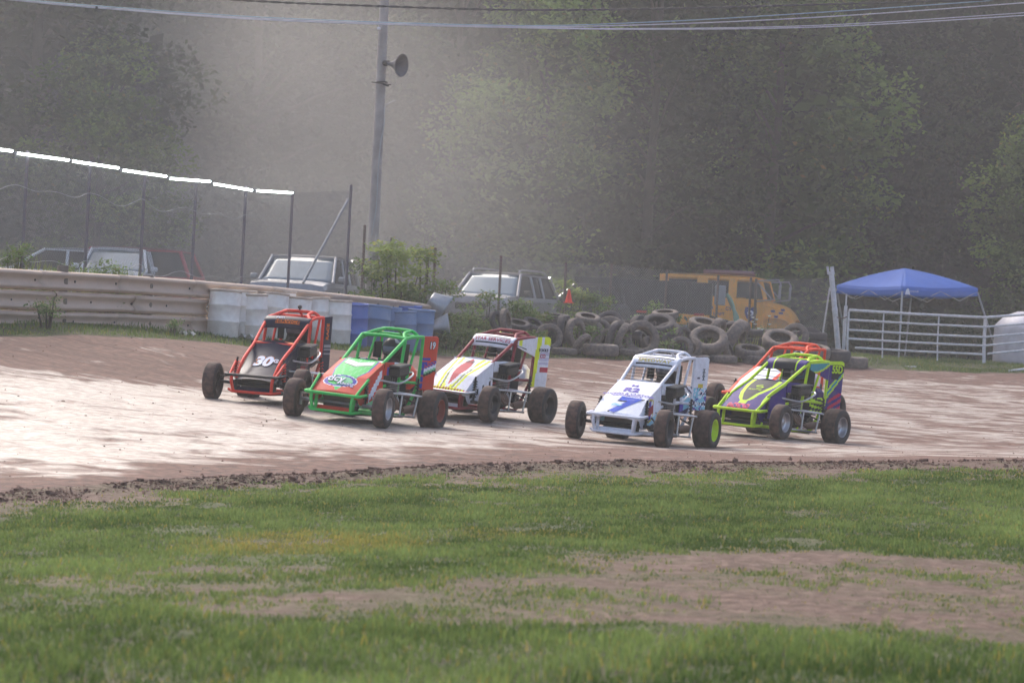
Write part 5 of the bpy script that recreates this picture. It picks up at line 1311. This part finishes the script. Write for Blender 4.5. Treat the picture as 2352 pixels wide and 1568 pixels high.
M_bark = mat('tree bark', '#4a4038', .95, var=.25, nscale=3, bump=.4)
def tree_kind(seed, H, Wd, n, m, low=.08, size=.25):
    r = random.Random(seed); lobes = []; limbs = []
    for i in range(60):
        t = low + (1 - low) * (i + r.random()) / 60; env = math.sin(PI * min(1, (t * .86 + .14))) ** .6 * (1 if t > .3 else .8)
        a = r.uniform(0, 2 * PI); rad = Wd * .5 * env * r.uniform(.45, .95); rl = Wd * r.uniform(.10, .19)
        p = (rad * math.cos(a), rad * math.sin(a), t * H * .93); lobes.append((*p, rl, r.uniform(-.1, 1.0))); limbs.append(p)
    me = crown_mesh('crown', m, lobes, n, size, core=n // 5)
    tb = MB(); tr = Wd * .02
    tb.tube([(0, 0, -.5), (.05, 0, H * .3), (-.08, .05, H * .6), (0, 0, H * .92)], [tr * 1.4, tr, tr * .6, tr * .15], 9)
    for p in limbs[::3]:
        z = p[2] * .75; tb.tube([(0, 0, z), (p[0] * .5, p[1] * .5, z + (p[2] - z) * .6), p], [tr * .4, tr * .25, tr * .08], 5)
    o = tb.build('trunk', M_bark); tm_ = o.data; bpy.data.objects.remove(o)
    return me, tm_
NL = 14000 if DEV else 24000
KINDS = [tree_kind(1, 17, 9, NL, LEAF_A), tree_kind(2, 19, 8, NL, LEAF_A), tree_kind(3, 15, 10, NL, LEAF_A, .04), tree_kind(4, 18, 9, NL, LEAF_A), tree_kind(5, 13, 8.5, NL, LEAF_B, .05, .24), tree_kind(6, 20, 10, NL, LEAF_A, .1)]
def tree(px, y, k, s, rz, label, wide=1.0):
    p = P(px, 700, y); g = gz(p.x, p.y)
    r = empty('broadleaf_tree', (p.x, p.y, g - .1), rz, label, 'tree', 'trees of the dark wood behind the track'); r.scale = (s * wide, s * wide, s)
    for nm, me in (('crown', KINDS[k][0]), ('trunk', KINDS[k][1])):
        o = bpy.data.objects.new(nm, me); COL.objects.link(o); o.parent = r
TREES = [(-150, 66, 3, .95, 0, 'leafy tree at the left border, its boughs above the first tube light'),
 (60, 62, 0, 1.0, 1.1, 'full leafy tree nearest the left border above the tall fence'),
 (215, 60, 4, .62, 2.2, 'lighter green tree whose boughs hang over the third tube light'),
 (-60, 80, 5, 1.1, 2.0, 'tall dark tree behind the leftmost leafy tree'),
 (400, 88, 1, 1.0, .3, 'shaded tree in the dark gap right of the left border trees'),
 (560, 74, 2, 1.0, 4.0, 'broad hazy tree in dust above the sixth tube light'),
 (700, 80, 3, 1.05, 5.0, 'hazy tree just left of the utility pole'),
 (640, 96, 5, 1.1, 1.0, 'tall faint tree rising behind the hazy one left of the pole'),
 (890, 86, 0, 1.1, 2.6, 'tree directly behind the horn loudspeaker'),
 (1030, 74, 1, .95, .9, 'narrow tree right of the horn loudspeaker, above the low fence end'),
 (1140, 90, 5, 1.0, 3.3, 'tall dark tree above the silver vehicle with roof rails, back row'),
 (1235, 70, 4, .95, 5.2, 'yellow green tree above the silver vehicle, front row'),
 (1340, 76, 3, 1.1, .2, 'large tree above the orange cone'),
 (1480, 71, 0, .92, 2.9, 'bushy tree behind the open black trailer'),
 (1460, 92, 1, 1.15, 4.6, 'tall tree behind the bushy one over the trailer'),
 (1620, 78, 2, 1.25, 1.4, 'widest tree of the wood, above the yellow truck cab'),
 (1760, 74, 4, 1.1, 3.6, 'bright yellow green tree above the truck light bar'),
 (1850, 82, 3, 1.05, 2.4, 'tree with hanging boughs above the truck bonnet'),
 (1760, 98, 5, 1.1, .7, 'tall dark tree behind the bright yellow green one'),
 (1980, 90, 0, 1.1, 5.5, 'shaded tree above the leaning white post'),
 (2080, 98, 1, 1.1, 1.9, 'dark tree deep in the wood above the canopy peak'),
 (2200, 92, 2, 1.25, 3.0, 'dark broad tree above the right corner of the canopy'),
 (2330, 84, 5, 1.0, 4.1, 'dark tree near the right border behind the small bright one'),
 (2420, 70, 4, .72, 0.5, 'small brighter tree reaching in at the right border above the tank'),
 (2500, 92, 3, 1.1, 1.3, 'tall tree just outside the right border'),
 (330, 94, 5, 1.1, 4.4, 'tall shaded tree above the third tube light, middle row'),
 (190, 84, 1, 1.05, 3.9, 'narrow shaded tree above the second tube light, middle row'),
 (250, 100, 2, 1.2, .8, 'faint tree far back above the second tube light'),
 (1250, 104, 3, 1.2, 1.7, 'far tree at the top of the slope above the cables'),
 (880, 106, 2, 1.2, 5.9, 'far faint tree behind the top of the utility pole'),
 (1930, 106, 1, 1.2, 2.2, 'far tree at the top of the slope right of the bright one')]
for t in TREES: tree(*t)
# undergrowth on the slope
n = 14000 if DEV else 60000
y = rng.uniform(63, 125, n); x = rng.uniform(-.36, .38, n) * y; ok = vnoise(x, y, .35, 60) > -.55; x, y = x[ok], y[ok]
hgt = np.clip(1.3 + 1.2 * vnoise(x, y, .5, 61), .25, 4) * np.clip((y - 62) / 7, .15, 1)
C = np.stack([x, y, ground(x, y) + hgt * rng.random(len(x)) ** .7], 1)
V, F, t, dr = leaf_quads(C, rng.uniform(.2, .42, len(x)), .35 + .3 * vnoise(x, y, .6, 62) + rng.normal(0, .15, len(x)), (rng.random(len(x)) < .05) * .6, .2, .6)
tag(mesh_np('undergrowth', V, F, [LEAF_A], attrs={'tone': t, 'dry': dr}), 'dark undergrowth covering the slope below the trees', 'undergrowth', kind='stuff')

def bush(name, c, rx, ry, h, n, size, m, label, cat, lobes=9, grp=None, low=0, dryp=.05, tn=.5, flowers=0):
    g = c.z; r = empty(name, c, random.uniform(0, 6), label, cat, grp); L = []
    for i in range(lobes):
        a = random.uniform(0, 2 * PI); q = random.random() ** .5; t = random.random()
        L.append((rx * q * math.cos(a) * (1 - .4 * t), ry * q * math.sin(a) * (1 - .4 * t), low + (h - low) * (.15 + .75 * t), min(rx, h * .4) * random.uniform(.35, .6), tn + random.uniform(-.3, .3)))
    r.rotation_euler = (0, 0, 0)
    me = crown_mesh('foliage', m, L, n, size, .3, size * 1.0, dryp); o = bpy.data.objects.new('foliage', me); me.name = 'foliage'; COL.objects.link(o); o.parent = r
    s = MB()
    for l in L: s.tube([(l[0] * .3, l[1] * .3, -.1), (l[0] * .7, l[1] * .7, l[2] * .6), (l[0], l[1], l[2] + l[3] * .5)], [.02, .014, .006], 5)
    s.build('stem', M_bark, r)
    if flowers:
        f = MB()
        for k in range(flowers):
            a = random.uniform(0, 6.28); q = random.random() ** .5; z = h * random.uniform(.8, 1.35); x_, y_ = rx * q * math.cos(a), ry * q * math.sin(a)
            f.tube([(x_ * .5, y_ * .5, 0), (x_, y_, z)], .005, 4, 1); f.lathe([(.001, -.01), (.05, .012), (.03, .02), (.001, .02)], 8, 'z', (x_, y_, z))
        f.build('flower_head', [mat('white umbel flower', '#d8d8cf', .7), LEAF_C], r)
    return r
def bpx(px, y): p = P(px, 700, y); return Vector((p.x, p.y, gz(p.x, p.y)))
B1 = 'bushes and weeds by the chain link fence'
bush('vine', bpx(910, 47.1), .66, .4, 2.3, 2500, .13, LEAF_V, 'big yellow green vine climbing over the fence right of the utility pole', 'vine', 16, tn=.55)
bush('vine', bpx(850, 47.5), .35, .3, 1.7, 1400, .11, LEAF_C, 'darker vine wrapped round the foot of the utility pole', 'vine', 9)
bush('vine', bpx(970, 47.9), .30, .25, 2.1, 420, .11, LEAF_V, 'thin arching vine shoot above the fence right of the big vine', 'vine', 6, low=1.3, tn=.6)
bush('vine', bpx(815, 46.3), .3, .3, 1.0, 900, .10, LEAF_C, 'leafy vine at the foot of the last tall fence post', 'vine', 7)
WB = [(1345, 48.2, .35, .40, 'weeds growing out between the tyres left of the middle ring', 500), (1420, 48.6, .3, .38, 'weeds among the tyres beside the leaning pair', 450), (1545, 49.2, .3, .42, 'weeds growing up through the tyres above the low ring', 450), (1700, 51.4, .4, .42, 'weeds behind the large leaning tread-on tyre', 600), (1830, 52.4, .4, .36, 'weeds between the tyres and the truck wheel', 500),
      (1000, 47.0, .5, .75, 'weedy bush behind the flared end of the guardrail', 1100), (1060, 47.2, .55, .6, 'tall weeds left in front of the silver vehicle', 1100), (1120, 47.6, .5, .62, 'weeds growing right before the grille of the silver vehicle', 1000),
      (1035, 46.1, .5, .42, 'low bush above the cage of the yellow striped car, left part', 900), (1095, 46.3, .6, .42, 'low bush above the cage of the yellow striped car, right part', 1000), (1180, 48.2, .5, .55, 'weeds below the right corner of the silver vehicle', 900), (1232, 48.6, .55, .55, 'reddish weeds left of the orange cone', 900),
      (1218, 46.9, .4, .45, 'small pale green bush between the tyres at the left', 700), (1290, 50.1, .45, .65, 'bush at the foot of the orange cone', 800), (1372, 50.6, .6, .85, 'arching bramble with reddish leaves in front of the trailer', 1200), (1430, 50.4, .5, .5, 'low bramble in the middle of the trailer', 800),
      (1500, 51.5, .6, .7, 'bramble trailing over the fence below the trailer edge', 900), (1560, 51.4, .4, .55, 'weeds behind the highest pale tyre', 600)]
for px, y, w, h, lab, n_ in WB: bush('weed_bush', bpx(px, y), w, .45, h * (2.0 if px < 1200 and px not in (1035, 1095) else (1.65 if px not in (1035, 1095, 1218) else 1.15)), int(n_ * 1.4), .075, LEAF_C, lab, 'bush', 9, B1, dryp=.12, tn=.45)
bush('sapling', bpx(1312, 50.9), .42, .4, 1.8, 800, .10, LEAF_V, 'thin yellowish sapling standing at the fence behind the orange cone', 'sapling', 8, low=.5)
bush('weed_bush', bpx(1740, 52.6), .45, .3, .75, 500, .07, LEAF_C, 'tall weeds with white flower heads before the truck doors', 'bush', 7, B1, flowers=9)
bush('weed_bush', bpx(1672, 52.2), .35, .3, .5, 500, .06, LEAF_C, 'brown seeded weeds under the green hoses', 'bush', 7, B1, dryp=.6)
LW = [(30, 35.7, .5, .62, 'leafy weeds at the left border above the guardrail'), (110, 36.3, .4, .40, 'weeds right of the first timber guardrail post'), (165, 36.8, .45, .45, 'weeds below the second tall fence post'), (235, 37.4, .45, .42, 'weeds hiding the bonnet of the white car'), (300, 38.3, .4, .25, 'low weeds just left of the dark red wagon'), (255, 37.3, .3, .55, 'tall single weed clump in front of the white car windscreen')]
for px, y, w, h, lab in LW:
    c = bpx(px, y + .1); bush('weed_clump', c, w, .3, h + .62, 1100, .06, LEAF_C, lab, 'weeds', 9, 'weeds above the guardrail')
bush('weed_clump', bpx(112, 34.2), .28, .1, .55, 420, .055, LEAF_C, 'thin weed growing up the face of the guardrail near its left end', 'weeds', 7)
bush('weed_clump', bpx(400, 36.9), .22, .1, .28, 250, .05, LEAF_C, 'small weed at the foot of the guardrail left of the barrels', 'weeds', 5)
for px, y, w, h, lab in [(2010, 64, 1.2, 1.3, 'dark shrub behind the gate hinge'), (2150, 66, 1.4, 1.1, 'low dark shrub behind the middle of the gate'), (2270, 63, 1.0, 1.3, 'shrub behind the junction of the two gate panels'), (2210, 68, 1.5, 1.9, 'taller shrub behind the right leg of the canopy'), (2330, 66, 1.1, 2.0, 'shrub behind the white tank')]:
    bush('shrub', bpx(px, y), w, .9, h, 1500, .13, LEAF_A, lab, 'shrub', 11, 'shrubs behind the gate', tn=.5)
# tall seed heads and long verge tufts
sx, sy = [], []
for a, b, y0, n_ in ((-20, 330, 35.2, 700), (1180, 1780, 48, 700), (1560, 1800, 51, 500)):
    px = rng.uniform(a, b, n_); yy = y0 + (px - a) / max(1, b - a) * (2.8 if y0 < 40 else 2.6) + rng.uniform(0, 1.2, n_)
    for q, w in zip(px, yy): p = P(q, 700, w); sx.append(p.x); sy.append(p.y)
sx, sy = np.array(sx), np.array(sy)
blades('tall_grass', sx, sy, rng.uniform(.25, .95, len(sx)) * np.where(sy < 41, 1.25, .75), np.full(len(sx), .022), rng.uniform(.2, 1, len(sx)), rng.uniform(0, .5, len(sx)), .22, 'tall grass and seed heads along the guardrail and the tyres')
# ------------------------------------------------------------------ light and air
def lights():
    w = bpy.data.worlds.new('World'); scene.world = w; w.use_nodes = True; nt = w.node_tree
    sky = nt.nodes.new('ShaderNodeTexSky'); sky.sky_type = 'NISHITA'; sky.sun_disc = False
    el, az = math.radians(SUN_EL), math.radians(SUN_AZ)       # azimuth clockwise from straight ahead (+y)
    sky.sun_elevation = el; sky.sun_rotation = az; sky.dust_density = 4; sky.air_density = .8; sky.ozone_density = .6
    bg = nt.nodes['Background']; bg.inputs[1].default_value = SKY_S; nt.links.new(sky.outputs[0], bg.inputs[0])
    sd = bpy.data.lights.new('sun', 'SUN'); so = bpy.data.objects.new('sun', sd); COL.objects.link(so)
    sd.energy = SUN_S; sd.angle = math.radians(SUN_ANG); sd.color = (1, .95, .89)
    d = Vector((math.sin(az) * math.cos(el), math.cos(az) * math.cos(el), math.sin(el)))
    so.rotation_euler = d.to_track_quat('Z', 'Y').to_euler(); so.location = d * 60
HAZE_D = .0016
SUN_EL, SUN_AZ, SKY_S, SUN_S, SUN_ANG = 42, -28, .15, 1.3, 10
lights()
scene.view_settings.view_transform = 'Standard'; scene.view_settings.look = 'None'; scene.view_settings.gamma = 1
scene.view_settings.exposure = 1.05
# ------------------------------------------------------------------ dust in the air
hz = MB().box((0, 62, 18), (190, 190, 52)).build('haze', bpy.data.materials.new('air haze')); tag(hz, kind='stuff')
def volume(m, col, dens, aniso):
    m.use_nodes = True; nt = m.node_tree; nt.nodes.remove(nt.nodes['Principled BSDF']); v = nt.nodes.new('ShaderNodeVolumePrincipled')
    v.inputs['Color'].default_value = col; v.inputs['Density'].default_value = dens; v.inputs['Anisotropy'].default_value = aniso
    nt.links.new(v.outputs[0], nt.nodes['Material Output'].inputs['Volume'])
volume(hz.data.materials[0], (.83, .83, .84, 1), HAZE_D, .3)
def dust(m, dens, scale, seed):
    m.use_nodes = True; nt = m.node_tree; N = nt.nodes; L = nt.links; N.remove(N['Principled BSDF']); v = N.new('ShaderNodeVolumePrincipled')
    v.inputs['Color'].default_value = (.90, .875, .85, 1); v.inputs['Anisotropy'].default_value = .35
    tc = N.new('ShaderNodeTexCoord'); ln = N.new('ShaderNodeVectorMath'); ln.operation = 'LENGTH'; L.new(tc.outputs['Object'], ln.inputs[0])
    mr = N.new('ShaderNodeMapRange'); mr.interpolation_type = 'SMOOTHERSTEP'; mr.inputs[1].default_value = .98; mr.inputs[2].default_value = .05; mr.inputs[3].default_value = 0; mr.inputs[4].default_value = 1; L.new(ln.outputs['Value'], mr.inputs[0])
    nz = N.new('ShaderNodeTexNoise'); nz.noise_dimensions = '4D'; nz.inputs['W'].default_value = seed; nz.inputs['Scale'].default_value = scale; nz.inputs['Detail'].default_value = 3; L.new(tc.outputs['Object'], nz.inputs['Vector'])
    n2 = N.new('ShaderNodeMapRange'); n2.inputs[1].default_value = .3; n2.inputs[2].default_value = .7; n2.inputs[3].default_value = .35; n2.inputs[4].default_value = 1.65; L.new(nz.outputs[0], n2.inputs[0])
    L.new(mth(nt, 'MULTIPLY', mth(nt, 'MULTIPLY', mr.outputs[0], n2.outputs[0]), dens), v.inputs['Density']); L.new(v.outputs[0], N['Material Output'].inputs['Volume'])
for i, (px, py, y, rx, ry, rz, dn) in enumerate([(400, 390, 60, 19, 11, 9.5, .042), (780, 300, 66, 9, 8, 10, .015), (560, 560, 50, 12, 3.6, 4, .028)]):
    c = P(px, py, y); o = MB().ball((0, 0, 0), 1, n=20).build('dust_cloud', bpy.data.materials.new('drifting dust')); o.location = c; o.scale = (rx, ry, rz)
    dust(o.data.materials[0], dn, 1.6, i * 3.1 + 1); tag(o, kind='stuff')
scene.cycles.use_denoising = True
scene.cycles.max_bounces = 6; scene.cycles.transparent_max_bounces = 12; scene.cycles.volume_bounces = 1
